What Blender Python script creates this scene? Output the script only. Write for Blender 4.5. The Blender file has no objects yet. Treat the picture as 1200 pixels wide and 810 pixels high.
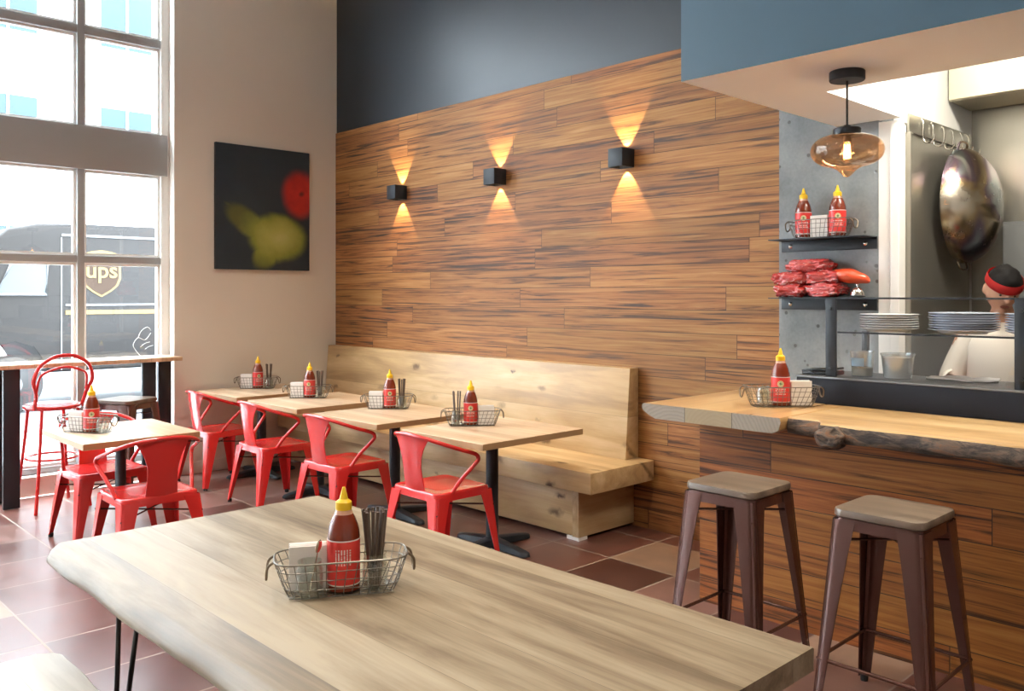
import bpy, bmesh, math, random
from mathutils import Vector, Matrix, noise as mnoise
random.seed(7)
PI = math.pi
S = bpy.context.scene
COL = S.collection

# ------------------------------------------------------------------ helpers
def link(o):
    COL.objects.link(o); return o

def finish(bm, name, mat, parent=None, smooth=True, angle=35):
    bmesh.ops.recalc_face_normals(bm, faces=bm.faces[:])
    me = bpy.data.meshes.new(name)
    if smooth:
        for f in bm.faces: f.smooth = True
    bm.to_mesh(me); bm.free()
    if smooth:
        me.set_sharp_from_angle(angle=math.radians(angle))
    mats = mat if isinstance(mat, (list, tuple)) else [mat]
    for m in mats: me.materials.append(m)
    o = link(bpy.data.objects.new(name, me))
    if parent is not None: o.parent = parent
    return o

def tag(o, label=None, cat=None, group=None, kind=None):
    if label: o['label'] = label
    if cat: o['category'] = cat
    if group: o['group'] = group
    if kind: o['kind'] = kind
    return o

def thing(name, label, cat, loc=(0, 0, 0), rz=0, group=None):
    o = link(bpy.data.objects.new(name, None))
    o.empty_display_size = 0.1
    o.location = loc; o.rotation_euler = (0, 0, rz)
    return tag(o, label, cat, group)

def copy_tree(o, parent=None):
    c = o.copy(); COL.objects.link(c)
    if parent is not None: c.parent = parent
    for ch in list(o.children): copy_tree(ch, c)
    return c

def B(): return bmesh.new()

def box(bm, lo, hi, bev=0.0, seg=2, mat=0, M=None):
    b = bmesh.new()
    bmesh.ops.create_cube(b, size=1)
    for v in b.verts:
        v.co = Vector([lo[i] + (v.co[i] + .5) * (hi[i] - lo[i]) for i in range(3)])
    if bev > 0:
        bmesh.ops.bevel(b, geom=b.edges[:], offset=bev, segments=seg, profile=.5, affect='EDGES')
    join(bm, b, M, mat)

def join(bm, b, M=None, mat=0):
    vm = {}
    for v in b.verts: vm[v] = bm.verts.new(M @ v.co if M is not None else v.co)
    for f in b.faces:
        try:
            nf = bm.faces.new([vm[v] for v in f.verts]); nf.material_index = mat or f.material_index
        except ValueError: pass
    b.free()

def tube(bm, pts, r, seg=8, closed=False, cap=True, mat=0, sq=None):
    pts = [Vector(p) for p in pts]; n = len(pts)
    rr = r if isinstance(r, (list, tuple)) else [r] * n
    rings = []; up = None
    for i, p in enumerate(pts):
        if closed: t = (pts[(i + 1) % n] - pts[i - 1])
        else: t = (pts[min(i + 1, n - 1)] - pts[max(i - 1, 0)])
        t.normalize()
        if up is None:
            a = Vector((0, 0, 1)) if abs(t.z) < .9 else Vector((1, 0, 0))
            up = (a - t * a.dot(t)).normalized()
        else:
            up = (up - t * up.dot(t))
            up = up.normalized() if up.length > 1e-6 else Vector((1, 0, 0))
        s = t.cross(up)
        ring = []
        for k in range(seg):
            an = 2 * PI * (k + .5) / seg
            ring.append(bm.verts.new(p + (up * math.sin(an) + s * math.cos(an)) * rr[i]))
        rings.append(ring)
    m = n if closed else n - 1
    for i in range(m):
        a, b = rings[i], rings[(i + 1) % n]
        for k in range(seg):
            try:
                f = bm.faces.new((a[k], a[(k + 1) % seg], b[(k + 1) % seg], b[k])); f.material_index = mat
            except ValueError: pass
    if cap and not closed:
        for ring in (rings[0], rings[-1]):
            try: bm.faces.new(ring).material_index = mat
            except ValueError: pass

def lathe(bm, prof, seg=24, c=(0, 0, 0), mat=0, M=None):
    c = Vector(c); rings = []
    T = (lambda p: M @ p) if M is not None else (lambda p: p)
    for r, z in prof:
        if r < 1e-6: rings.append([bm.verts.new(T(c + Vector((0, 0, z))))])
        else: rings.append([bm.verts.new(T(c + Vector((r * math.cos(2 * PI * k / seg), r * math.sin(2 * PI * k / seg), z)))) for k in range(seg)])
    for a, b in zip(rings[:-1], rings[1:]):
        for k in range(seg):
            k2 = (k + 1) % seg
            if len(a) == 1 and len(b) == 1: continue
            vs = [a[0], b[k], b[k2]] if len(a) == 1 else ([a[k], a[k2], b[0]] if len(b) == 1 else [a[k], a[k2], b[k2], b[k]])
            bm.faces.new(vs).material_index = mat

def loft(bm, loops, cap=True, mat=0, closed=True):
    rings = [[bm.verts.new(Vector(p)) for p in L] for L in loops]
    n = len(rings[0])
    for a, b in zip(rings[:-1], rings[1:]):
        for k in range(n if closed else n - 1):
            bm.faces.new((a[k], a[(k + 1) % n], b[(k + 1) % n], b[k])).material_index = mat
    if cap:
        bm.faces.new(rings[0]).material_index = mat; bm.faces.new(rings[-1]).material_index = mat

def rrect(w, d, r, n=5):
    P = []
    for cx, cy, a0 in ((w / 2 - r, d / 2 - r, 0), (-w / 2 + r, d / 2 - r, PI / 2), (-w / 2 + r, -d / 2 + r, PI), (w / 2 - r, -d / 2 + r, 1.5 * PI)):
        for k in range(n + 1):
            a = a0 + PI / 2 * k / n
            P.append((cx + r * math.cos(a), cy + r * math.sin(a)))
    return P

def bez(pts, n=8):
    """Catmull-Rom through points."""
    pts = [Vector(p) for p in pts]; out = []
    for i in range(len(pts) - 1):
        p0 = pts[max(i - 1, 0)]; p1 = pts[i]; p2 = pts[i + 1]; p3 = pts[min(i + 2, len(pts) - 1)]
        for k in range(n):
            t = k / n
            out.append(.5 * ((2 * p1) + (p2 - p0) * t + (2 * p0 - 5 * p1 + 4 * p2 - p3) * t * t + (3 * p1 - p0 - 3 * p2 + p3) * t ** 3))
    out.append(pts[-1]); return out

# ------------------------------------------------------------------ materials
class NB:
    def __init__(s, name):
        s.m = bpy.data.materials.new(name); s.m.use_nodes = True
        s.nt = s.m.node_tree; s.b = s.nt.nodes['Principled BSDF']; s.out = s.nt.nodes['Material Output']
    def node(s, typ, ins=None, **props):
        nd = s.nt.nodes.new('ShaderNode' + typ)
        for k, v in props.items(): setattr(nd, k, v)
        for k, v in (ins or {}).items(): s.set(nd.inputs[k], v)
        return nd
    def set(s, inp, v):
        if isinstance(v, bpy.types.NodeSocket): s.nt.links.new(v, inp)
        else: inp.default_value = v
    def math(s, op, a, b=0.0, c=0.0):
        nd = s.nt.nodes.new('ShaderNodeMath'); nd.operation = op
        s.set(nd.inputs[0], a); s.set(nd.inputs[1], b); s.set(nd.inputs[2], c); return nd.outputs[0]
    def ramp(s, fac, stops, interp='LINEAR'):
        nd = s.nt.nodes.new('ShaderNodeValToRGB'); nd.color_ramp.interpolation = interp
        el = nd.color_ramp.elements
        while len(el) < len(stops): el.new(.5)
        for e, (p, c) in zip(el, stops):
            e.position = p; e.color = (*c, 1) if len(c) == 3 else c
        s.set(nd.inputs[0], fac); return nd.outputs[0]
    def mix(s, fac, a, b, blend='MIX'):
        nd = s.nt.nodes.new('ShaderNodeMix'); nd.data_type = 'RGBA'; nd.blend_type = blend
        f = lambda v: (*v, 1) if isinstance(v, tuple) and len(v) == 3 else v
        s.set(nd.inputs[0], fac); s.set(nd.inputs[6], f(a)); s.set(nd.inputs[7], f(b)); return nd.outputs[2]
    def coord(s, which='Object'):
        return s.node('TexCoord').outputs[which]
    def mapping(s, vec, scale=(1, 1, 1), loc=(0, 0, 0), rot=(0, 0, 0)):
        return s.node('Mapping', {'Vector': vec, 'Scale': scale, 'Location': loc, 'Rotation': rot}).outputs[0]
    def noise(s, vec, scale=1., detail=4., rough=.55, dist=0.):
        return s.node('TexNoise', {'Vector': vec, 'Scale': scale, 'Detail': detail, 'Roughness': rough, 'Distortion': dist}).outputs[0]
    def sep(s, v):
        nd = s.node('SeparateXYZ', {0: v}); return nd.outputs
    def comb(s, x=0., y=0., z=0.):
        return s.node('CombineXYZ', {0: x, 1: y, 2: z}).outputs[0]
    def white(s, v):
        return s.node('TexWhiteNoise', {'Vector': v}, noise_dimensions='3D').outputs[0]
    def bump(s, h, strength=.3, dist=.01):
        s.set(s.b.inputs['Normal'], s.node('Bump', {'Height': h, 'Strength': strength, 'Distance': dist}).outputs[0])
    def p(s, **kw):
        for k, v in kw.items():
            k = k.replace('_', ' ')
            v = (*v, 1) if isinstance(v, tuple) and len(v) == 3 and 'Color' in k or (k == 'Specular Tint') else v
            s.set(s.b.inputs[k], v)
        return s
    def smooth(s, x, a, b):
        nd = s.node('MapRange', {0: x, 1: a, 2: b, 3: 0., 4: 1.}, interpolation_type='SMOOTHSTEP'); return nd.outputs[0]

def simple(name, col, rough=.5, metal=0., coat=0., spec=.5, **kw):
    n = NB(name)
    n.p(Base_Color=col, Roughness=rough, Metallic=metal, Coat_Weight=coat, Specular_IOR_Level=spec)
    # faint surface unevenness
    v = n.noise(n.coord(), 30., 3.)
    n.set(n.b.inputs['Roughness'], n.math('MULTIPLY_ADD', v, .05, max(rough - .025, .02)))
    for k, val in kw.items(): n.set(n.b.inputs[k.replace('_', ' ')], val)
    return n.m

def planks(name, h, L, stops, x0=0., z0=0., bright=1.0, rough=.5):
    n = NB(name); x, y, z = n.sep(n.coord())[:3]
    zz = n.math('DIVIDE', n.math('SUBTRACT', z, z0), h); row = n.math('FLOOR', zz)
    off = n.white(n.comb(row, 3.7, 0.))
    xx = n.math('MULTIPLY_ADD', off, 5.37, n.math('DIVIDE', n.math('SUBTRACT', x, x0), L)); c = n.math('FLOOR', xx)
    pid = n.white(n.comb(row, c, 1.3)); pid2 = n.white(n.comb(row, c, 8.9))
    # long wavy streaks
    v = n.comb(n.math('MULTIPLY_ADD', pid, 31., n.math('MULTIPLY', x, 1.25)), n.math('MULTIPLY', pid2, 17.), n.math('MULTIPLY', z, 42.))
    a = n.noise(v, 1., 5., .62, .9)
    v2 = n.comb(n.math('MULTIPLY_ADD', pid2, 13., n.math('MULTIPLY', x, 3.)), 0., n.math('MULTIPLY', z, 110.))
    fine = n.noise(v2, 1., 3., .6)
    f = n.math('ADD', a, n.math('MULTIPLY', n.math('SUBTRACT', fine, .5), .16))
    f = n.math('ADD', f, n.math('MULTIPLY', n.math('SUBTRACT', pid, .5), .10))
    colr = n.ramp(f, stops)
    val = n.math('MULTIPLY_ADD', pid2, .34 * bright, .83 * bright)
    hsv = n.node('HueSaturation', {'Color': colr, 'Value': val, 'Hue': n.math('MULTIPLY_ADD', pid, .012, .494)})
    fx = n.math('FRACT', xx); fz = n.math('FRACT', zz)
    ez = n.math('MULTIPLY', n.math('MINIMUM', fz, n.math('SUBTRACT', 1., fz)), h)
    ex = n.math('MULTIPLY', n.math('MINIMUM', fx, n.math('SUBTRACT', 1., fx)), L)
    g = n.smooth(n.math('MINIMUM', ez, ex), .0008, .0028)
    n.p(Base_Color=n.mix(g, (.035, .018, .010), hsv.outputs[0]), Roughness=n.math('MULTIPLY_ADD', f, .2, rough - .05), Specular_IOR_Level=.3)
    n.bump(n.math('ADD', g, n.math('MULTIPLY', fine, .12)), .35, .004)
    return n.m

WOODSTOPS = [(.28, (.034, .021, .016)), (.375, (.098, .046, .021)), (.455, (.255, .106, .034)), (.58, (.345, .157, .052)), (.74, (.42, .22, .084))]

def grainwood(name, axis, stops, board=None, knots=0., gscale=1.0, rough=.4, coat=0., wid=14., bump=.12, offs=(0, 0, 0), boardvar=.25):
    """plain timber with its grain along one local axis"""
    n = NB(name); co = n.mapping(n.coord(), loc=offs)
    x, y, z = n.sep(co)[:3]
    if axis == 'y': x, y = y, x
    if axis == 'z': x, z = z, x
    if axis == 'xz': y, z = z, y          # grain x, boards stacked in z
    pid = 0.; g = None
    if board:
        yy = n.math('DIVIDE', y, board); row = n.math('FLOOR', yy); pid = n.white(n.comb(row, 2.1, 5.5))
        fy = n.math('FRACT', yy)
        g = n.smooth(n.math('MULTIPLY', n.math('MINIMUM', fy, n.math('SUBTRACT', 1., fy)), board), .0002, .0016)
        xo = n.math('MULTIPLY_ADD', pid, 23., n.math('MULTIPLY', x, 1.1 * gscale))
    else: xo = n.math('MULTIPLY', x, 1.1 * gscale)
    v = n.comb(xo, n.math('MULTIPLY', y, wid * gscale), n.math('MULTIPLY', z, wid * gscale))
    a = n.noise(v, 1., 5., .58, .5)
    v2 = n.comb(n.math('MULTIPLY', xo, 4.), n.math('MULTIPLY', y, 130.), n.math('MULTIPLY', z, 130.))
    fine = n.noise(v2, 1., 2., .5)
    f = n.math('ADD', a, n.math('MULTIPLY', n.math('SUBTRACT', fine, .5), .14))
    if board: f = n.math('ADD', f, n.math('MULTIPLY', n.math('SUBTRACT', pid, .5), boardvar))
    c = n.ramp(f, stops)
    if knots > 0:
        warp = n.math('MULTIPLY', n.math('SUBTRACT', n.noise(co, 22., 2.), .5), .22)
        vk = n.comb(n.math('ADD', warp, n.math('MULTIPLY', x, 2.5)), n.math('ADD', warp, n.math('MULTIPLY', n.math('ADD', y, z), 5.0)), 0.)
        d = n.node('TexVoronoi', {'Vector': vk, 'Scale': 1., 'Randomness': 1.}, feature='F1', voronoi_dimensions='2D')
        k = n.math('SUBTRACT', 1., n.smooth(d.outputs['Distance'], .02, n.math('MULTIPLY_ADD', n.sep(d.outputs['Color'])[1], .16, .07)))
        k = n.math('MULTIPLY', k, n.smooth(n.sep(d.outputs['Color'])[0], .38, .9))
        k = n.math('MULTIPLY', k, n.math('MULTIPLY_ADD', a, 1.6, .2))
        c = n.mix(n.math('MULTIPLY', k, knots), c, (.10, .050, .020))
    if g is not None: c = n.mix(g, n.mix(.55, c, (.05, .03, .02)), c)
    n.p(Base_Color=c, Roughness=n.math('MULTIPLY_ADD', f, .15, rough - .07), Coat_Weight=coat, Coat_Roughness=.25)
    n.bump(f, bump, .004)
    return n.m

def floor_mat():
    T = .471
    n = NB('terracotta_tile'); x, y, z = n.sep(n.coord())[:3]
    fx = n.math('DIVIDE', n.math('SUBTRACT', x, .317), T); fy = n.math('DIVIDE', n.math('ADD', y, .207), T)
    cx = n.math('FLOOR', fx); cy = n.math('FLOOR', fy)
    r = n.white(n.comb(cx, cy, 4.4)); r2 = n.white(n.comb(cx, cy, 9.1))
    hit = 0.
    for (i, j) in ((8, -1), (11, -2), (4, -8)):
        t = n.math('MULTIPLY', n.math('COMPARE', cx, float(i), .1), n.math('COMPARE', cy, float(j), .1)); hit = n.math('ADD', hit, t)
    base = n.ramp(r, [(0., (.070, .030, .022)), (.3, (.105, .040, .030)), (.6, (.15, .060, .046)), (.85, (.19, .095, .075)), (1., (.24, .14, .115))])
    base = n.mix(hit, base, (.30, .19, .13))
    cl = n.noise(n.comb(n.math('MULTIPLY_ADD', r2, 40., n.math('MULTIPLY', x, 5.)), n.math('MULTIPLY', y, 5.), r), 1., 4., .6)
    hs = n.node('HueSaturation', {'Color': base, 'Value': n.math('MULTIPLY_ADD', cl, .8, .6)})
    ux = n.math('FRACT', fx); uy = n.math('FRACT', fy)
    e = n.math('MULTIPLY', n.math('MINIMUM', n.math('MINIMUM', ux, n.math('SUBTRACT', 1., ux)), n.math('MINIMUM', uy, n.math('SUBTRACT', 1., uy))), T)
    g = n.smooth(e, .0042, .0062)
    n.p(Base_Color=n.mix(g, (.33, .26, .215), hs.outputs[0]),
        Roughness=n.mix(g, (.7, .7, .7), n.math('MULTIPLY_ADD', cl, .10, .25)), Specular_IOR_Level=.72)
    n.bump(n.math('ADD', g, n.math('MULTIPLY', cl, .10)), .25, .002)
    return n.m

def paint(name, col, rough=.55, var=.05, spec=.4):
    n = NB(name); co = n.coord()
    a = n.noise(co, 1.3, 3.); b = n.noise(co, 160., 2.)
    hs = n.node('HueSaturation', {'Color': (*col, 1), 'Value': n.math('MULTIPLY_ADD', a, var * 2, 1 - var)})
    n.p(Base_Color=hs.outputs[0], Roughness=rough, Specular_IOR_Level=spec); n.bump(b, .05, .002)
    return n.m

def concrete_mat():
    n = NB('concrete'); co = n.coord()
    a = n.noise(co, 3.5, 6., .6); b = n.noise(co, 60., 3.)
    c = n.ramp(n.math('ADD', n.math('MULTIPLY', a, .8), n.math('MULTIPLY', b, .2)), [(.3, (.155, .172, .183)), (.5, (.235, .258, .270)), (.7, (.32, .345, .355))])
    d = n.node('TexVoronoi', {'Vector': co, 'Scale': 17., 'Randomness': 1.}, feature='F1')
    pit = n.math('SUBTRACT', 1., n.smooth(d.outputs['Distance'], .12, .22))
    pit = n.math('MULTIPLY', pit, n.math('GREATER_THAN', n.sep(d.outputs['Color'])[0], .55))
    n.p(Base_Color=n.mix(n.math('MULTIPLY', pit, .75), c, (.07, .07, .07)), Roughness=.8)
    n.bump(n.math('SUBTRACT', n.math('MULTIPLY', b, .2), pit), .4, .005)
    return n.m

def thinglass(name, tint=(1, 1, 1), base=.04, edge=.35, rough=.02):
    n = NB(name)
    tr = n.node('BsdfTransparent', {'Color': (*tint, 1)}); gl = n.node('BsdfGlossy', {'Color': (1, 1, 1, 1), 'Roughness': rough})
    lw = n.node('LayerWeight', {'Blend': .35})
    f = n.math('MULTIPLY_ADD', n.math('POWER', lw.outputs['Facing'], 3.), edge, base)
    mx = n.node('MixShader', {0: f, 1: tr.outputs[0], 2: gl.outputs[0]})
    n.nt.links.new(mx.outputs[0], n.out.inputs[0])
    return n.m

def emit(name, col, st):
    n = NB(name); e = n.node('Emission', {'Color': (*col, 1), 'Strength': st})
    n.nt.links.new(e.outputs[0], n.out.inputs[0]); return n.m

def steel_mat(name, col=(.55, .53, .48), rough=.32, axis='z', lo=.0):
    n = NB(name); x, y, z = n.sep(n.coord())[:3]
    v = n.comb(n.math('MULTIPLY', x, 90.), n.math('MULTIPLY', y, 90.), n.math('MULTIPLY', z, 1.5)) if axis == 'z' else n.comb(n.math('MULTIPLY', x, 1.5), n.math('MULTIPLY', y, 1.5), n.math('MULTIPLY', z, 90.))
    a = n.noise(v, 1., 3.); b = n.noise(n.coord(), 2.2, 3.)
    n.p(Base_Color=n.mix(b, tuple(c * .82 for c in col), col), Metallic=.85, Roughness=n.math('ADD', n.math('MULTIPLY', a, .15), n.math('MULTIPLY_ADD', b, .12, rough - .12)))
    n.bump(a, .04, .001); return n.m

def wok_mat():
    n = NB('wok_steel'); co = n.coord()
    a = n.noise(co, 2.6, 3., .5, .6)
    c = n.ramp(a, [(.28, (.12, .16, .20)), (.40, (.30, .33, .34)), (.48, (.22, .15, .20)), (.55, (.45, .33, .18)), (.64, (.55, .50, .42)), (.8, (.38, .38, .36))])
    n.p(Base_Color=c, Metallic=.95, Roughness=n.math('MULTIPLY_ADD', n.noise(co, 9.), .25, .12)); return n.m

def label_mat():
    n = NB('bottle_label'); x, y, z = n.sep(n.coord())[:3]
    front = n.math('LESS_THAN', y, 0.)
    red = n.mix(n.noise(n.coord(), 40.), (.62, .022, .020), (.72, .040, .030))
    d = n.math('SQRT', n.math('ADD', n.math('POWER', x, 2.), n.math('POWER', n.math('SUBTRACT', z, .108), 2.)))
    disc = n.math('MULTIPLY', n.math('LESS_THAN', d, .0155), front)
    ring = n.math('MULTIPLY', n.math('MULTIPLY', n.math('LESS_THAN', d, .0125), n.math('GREATER_THAN', d, .0108)), front)
    blob = n.math('MULTIPLY', n.math('LESS_THAN', n.math('ADD', d, n.math('MULTIPLY', n.math('SUBTRACT', n.noise(n.coord(), 260.), .5), .014)), .0068), front)
    c = n.mix(disc, red, (.80, .70, .42)); c = n.mix(ring, c, (.10, .22, .09)); c = n.mix(blob, c, (.12, .20, .08))
    # rows of small white print
    rows = n.math('GREATER_THAN', n.math('FRACT', n.math('MULTIPLY', z, 118.)), .55)
    dash = n.math('GREATER_THAN', n.noise(n.comb(n.math('MULTIPLY', x, 190.), n.math('FLOOR', n.math('MULTIPLY', z, 118.)), 0.), 1., 2.), .47)
    reg = n.math('MULTIPLY', n.math('MULTIPLY', n.math('LESS_THAN', z, .088), n.math('GREATER_THAN', z, .052)), n.math('LESS_THAN', n.math('ABSOLUTE', x), .024))
    t = n.math('MULTIPLY', n.math('MULTIPLY', rows, dash), n.math('MULTIPLY', reg, front))
    c = n.mix(n.math('MULTIPLY', t, .85), c, (.85, .80, .76))
    cols = n.math('GREATER_THAN', n.math('FRACT', n.math('MULTIPLY', x, 130.)), .5)
    gl = n.math('GREATER_THAN', n.noise(n.comb(n.math('FLOOR', n.math('MULTIPLY', x, 130.)), 4., n.math('MULTIPLY', z, 210.)), 1., 2.), .45)
    back = n.math('MULTIPLY', n.math('GREATER_THAN', y, 0.), n.math('MULTIPLY', n.math('MULTIPLY', n.math('GREATER_THAN', z, .075), n.math('LESS_THAN', z, .118)), n.math('LESS_THAN', n.math('ABSOLUTE', x), .022)))
    c = n.mix(n.math('MULTIPLY', n.math('MULTIPLY', cols, gl), n.math('MULTIPLY', back, .8)), c, (.85, .78, .74))
    band = n.math('ADD', n.math('GREATER_THAN', z, .1385), n.math('LESS_THAN', z, .0215))
    c = n.mix(band, c, (.82, .76, .72))
    n.p(Base_Color=c, Roughness=.4, Coat_Weight=.3); return n.m

def painting_mat():
    # canvas: dark slate ground, a green pear on its side and a red fruit; object coords y (width), z (height), centre origin
    n = NB('painted_canvas'); co = n.coord(); x, y, z = n.sep(co)[:3]
    wob = n.noise(co, 6., 4.)
    def ell(cy, cz, ry, rz, rot, soft):
        ca, sa = math.cos(rot), math.sin(rot)
        dy = n.math('SUBTRACT', y, cy); dz = n.math('SUBTRACT', z, cz)
        u = n.math('DIVIDE', n.math('ADD', n.math('MULTIPLY', dy, ca), n.math('MULTIPLY', dz, sa)), ry)
        w = n.math('DIVIDE', n.math('SUBTRACT', n.math('MULTIPLY', dz, ca), n.math('MULTIPLY', dy, sa)), rz)
        d = n.math('SQRT', n.math('ADD', n.math('MULTIPLY', u, u), n.math('MULTIPLY', w, w)))
        d = n.math('ADD', d, n.math('MULTIPLY', n.math('SUBTRACT', wob, .5), .22))
        return n.math('SUBTRACT', 1., n.smooth(d, 1. - soft, 1. + soft * .35)), d
    bg = n.mix(n.noise(co, 2.5, 4.), (.009, .020, .033), (.021, .040, .060))
    red, rd = ell(.365, .155, .195, .235, 0., .38)
    c = n.mix(red, bg, n.mix(n.noise(co, 9.), (.24, .010, .010), (.60, .030, .020)))
    pip, _ = ell(.385, .165, .035, .028, .5, .8)
    c = n.mix(n.math('MULTIPLY', pip, .85), c, (.05, .006, .006))
    p1, d1 = ell(.135, -.265, .315, .235, -.10, .26)
    p2, d2 = ell(-.16, -.14, .27, .125, -.60, .34)
    p3, d3 = ell(.02, -.42, .17, .13, .9, .35)
    tip, _ = ell(-.335, .005, .07, .022, -.5, .7)
    pear = n.math('MAXIMUM', n.math('MAXIMUM', p1, n.math('MULTIPLY', p2, .92)), n.math('MAXIMUM', p3, n.math('MULTIPLY', tip, .6)))
    gcol = n.ramp(n.math('ADD', n.math('MULTIPLY', d1, .60), n.math('MULTIPLY', wob, .25)), [(.10, (.46, .45, .17)), (.36, (.36, .36, .085)), (.60, (.22, .26, .045)), (.95, (.10, .115, .032))])
    c = n.mix(pear, c, gcol)
    n.p(Base_Color=c, Roughness=.6); n.bump(n.noise(co, 240., 2.), .15, .001)
    return n.m

def facade_mat():
    n = NB('pale_render'); v = n.noise(n.coord(), .6, 4.)
    n.p(Base_Color=n.mix(v, (.72, .74, .74), (.86, .87, .86)), Roughness=.8); return n.m

def bark_mat(name='bark'):
    n = NB(name); co = n.mapping(n.coord(), scale=(3., 9., 9.)); a = n.noise(co, 3., 6., .65, .8)
    n.p(Base_Color=n.ramp(a, [(.32, (.014, .010, .008)), (.45, (.045, .030, .022)), (.54, (.115, .076, .052)), (.64, (.17, .075, .030)), (.76, (.30, .23, .17))]), Roughness=.7)
    n.bump(a, .7, .012); return n.m

def endgrain_mat():
    n = NB('weathered_end_grain'); x, y, z = n.sep(n.coord())[:3]
    b = n.math('FLOOR', n.math('DIVIDE', n.math('SUBTRACT', x, 4.69), .262)); r = n.white(n.comb(b, 2.2, 0.))
    dx = n.math('SUBTRACT', x, n.math('MULTIPLY_ADD', r, .5, 4.7)); dz = n.math('SUBTRACT', z, n.math('MULTIPLY_ADD', r, .3, .62))
    d = n.math('SQRT', n.math('ADD', n.math('MULTIPLY', dx, dx), n.math('MULTIPLY', dz, dz)))
    w = n.math('FRACT', n.math('ADD', n.math('MULTIPLY', d, 55.), n.math('MULTIPLY', n.noise(n.coord(), 14.), 1.6)))
    c = n.ramp(w, [(0., (.235, .195, .155)), (.5, (.29, .245, .20)), (1., (.26, .21, .165))])
    c = n.mix(n.math('MULTIPLY', n.math('COMPARE', b, 1., .1), .5), c, (.36, .25, .11))
    f = n.math('FRACT', n.math('DIVIDE', n.math('SUBTRACT', x, 4.69), .262))
    c = n.mix(n.math('LESS_THAN', n.math('MINIMUM', f, n.math('SUBTRACT', 1., f)), .006), c, (.06, .05, .04))
    n.p(Base_Color=c, Roughness=.7); n.bump(w, .2, .002); return n.m

def lumpy(bm, amp, freq, seed=0, keep=None):
    for v in bm.verts:
        p = v.co * freq + Vector((seed * 7.3, seed * 3.1, seed * 1.7))
        d = mnoise.noise_vector(p) + .5 * mnoise.noise_vector(p * 2.3)
        v.co += Vector(d) * amp

M = {}
M['planks'] = planks('wood_cladding', .149, 1.83, WOODSTOPS, z0=-.02)
M['base_planks'] = planks('counter_cladding', .149, 1.83, [(a, (c[0] * .92, c[1] * .70, c[2] * .48)) for a, c in WOODSTOPS], x0=.4, z0=-.03)
M['floor'] = floor_mat()
M['cream'] = paint('cream_plaster', (.70, .665, .61))
M['navy'] = paint('navy_paint', (.015, .023, .033), rough=.36, spec=.5)
M['blue'] = paint('slate_blue_paint', (.038, .085, .130), rough=.42, spec=.5)
M['white'] = paint('white_paint', (.84, .83, .80))
M['ceilwhite'] = paint('matt_ceiling_white', (.88, .89, .90), rough=.7)
M['offwhite'] = paint('room_plaster', (.66, .63, .58))
M['concrete'] = concrete_mat()
OAK = [(.28, (.36, .23, .11)), (.45, (.50, .335, .165)), (.6, (.60, .43, .235)), (.78, (.68, .52, .31))]
M['oak'] = grainwood('light_oak', 'x', OAK, knots=.9, wid=9.)
M['oak_xz'] = grainwood('light_oak_back', 'xz', OAK, knots=1., wid=8., offs=(1.3, 2., .15), board=.45, boardvar=.16)
M['oak_y'] = grainwood('light_oak_end', 'y', [(a, tuple(k * .9 for k in c)) for a, c in OAK], knots=.8, wid=9., offs=(.2, .7, .1))
M['maple'] = grainwood('maple_tabletop', 'x', [(.3, (.50, .34, .20)), (.5, (.63, .45, .29)), (.7, (.73, .56, .39))], board=.085, wid=18., rough=.34, coat=.2, boardvar=.16)
M['maple_edge'] = simple('tabletop_edge', (.40, .25, .125), .45)
M['slab'] = grainwood('bleached_slab', 'x', [(.26, (.095, .068, .042)), (.42, (.195, .146, .092)), (.55, (.295, .235, .158)), (.75, (.40, .335, .24))], board=.205, wid=10., rough=.46, coat=.05, boardvar=.20)
M['slab_lit'] = grainwood('window_lit_slab', 'x', [(.26, (.38, .34, .29)), (.5, (.56, .52, .46)), (.75, (.70, .67, .61))], board=.18, wid=9., rough=.5, boardvar=.1)  # bench copy of the slab wood, paled to carry the window glare
M['ctop'] = grainwood('oiled_counter_wood', 'x', [(.28, (.38, .21, .08)), (.45, (.55, .34, .145)), (.6, (.66, .44, .21)), (.8, (.74, .55, .30))], wid=9., rough=.30, coat=.35, board=.33, boardvar=.12)
M['ctop_y'] = grainwood('oiled_counter_wood_return', 'y', [(.28, (.37, .20, .075)), (.45, (.53, .31, .125)), (.6, (.63, .40, .18)), (.8, (.71, .51, .27))], wid=9., rough=.30, coat=.35, board=.262, boardvar=.12, offs=(-4.69, 0, 0))
M['bark'] = bark_mat()
M['endgrain'] = endgrain_mat()
M['red'] = simple('red_enamel', (.64, .028, .026), .24, coat=.5)
M['black'] = simple('black_powder_coat', (.012, .014, .017), .38)
M['ledge'] = simple('navy_black_laminate', (.011, .012, .018), .6, spec=.18)
M['slate'] = simple('dark_slate_steel', (.020, .025, .032), .45, spec=.35)
M['bronze'] = simple('dark_bronze_metal', (.105, .046, .036), .25, metal=.55, coat=.35)
M['stoolwood'] = grainwood('walnut_stool_top', 'x', [(.28, (.085, .060, .043)), (.5, (.155, .113, .080)), (.75, (.23, .175, .125))], wid=16., rough=.38, coat=.15)
M['steel'] = steel_mat('brushed_steel', (.42, .40, .35), .34)
M['darksteel'] = steel_mat('dull_dark_steel', (.17, .17, .17), .5)
M['hoodsteel'] = steel_mat('hood_steel', (.60, .55, .42), .42)
M['chrome'] = simple('polished_metal', (.75, .74, .70), .14, metal=1.)
M['wire'] = simple('galvanised_wire', (.20, .19, .17), .35, metal=.85)
M['handle'] = simple('wire_handle', (.17, .13, .09), .45, metal=.5)
M['yellow'] = simple('yellow_plastic', (.88, .56, .015), .38)
M['sauce'] = simple('chilli_sauce', (.17, .022, .007), .2, coat=.45)
M['neck'] = simple('clear_bottle_neck', (.55, .30, .20), .2, coat=.8)
M['label'] = label_mat()
M['paper'] = paint('paper_napkin', (.84, .83, .81), rough=.8)
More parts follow.
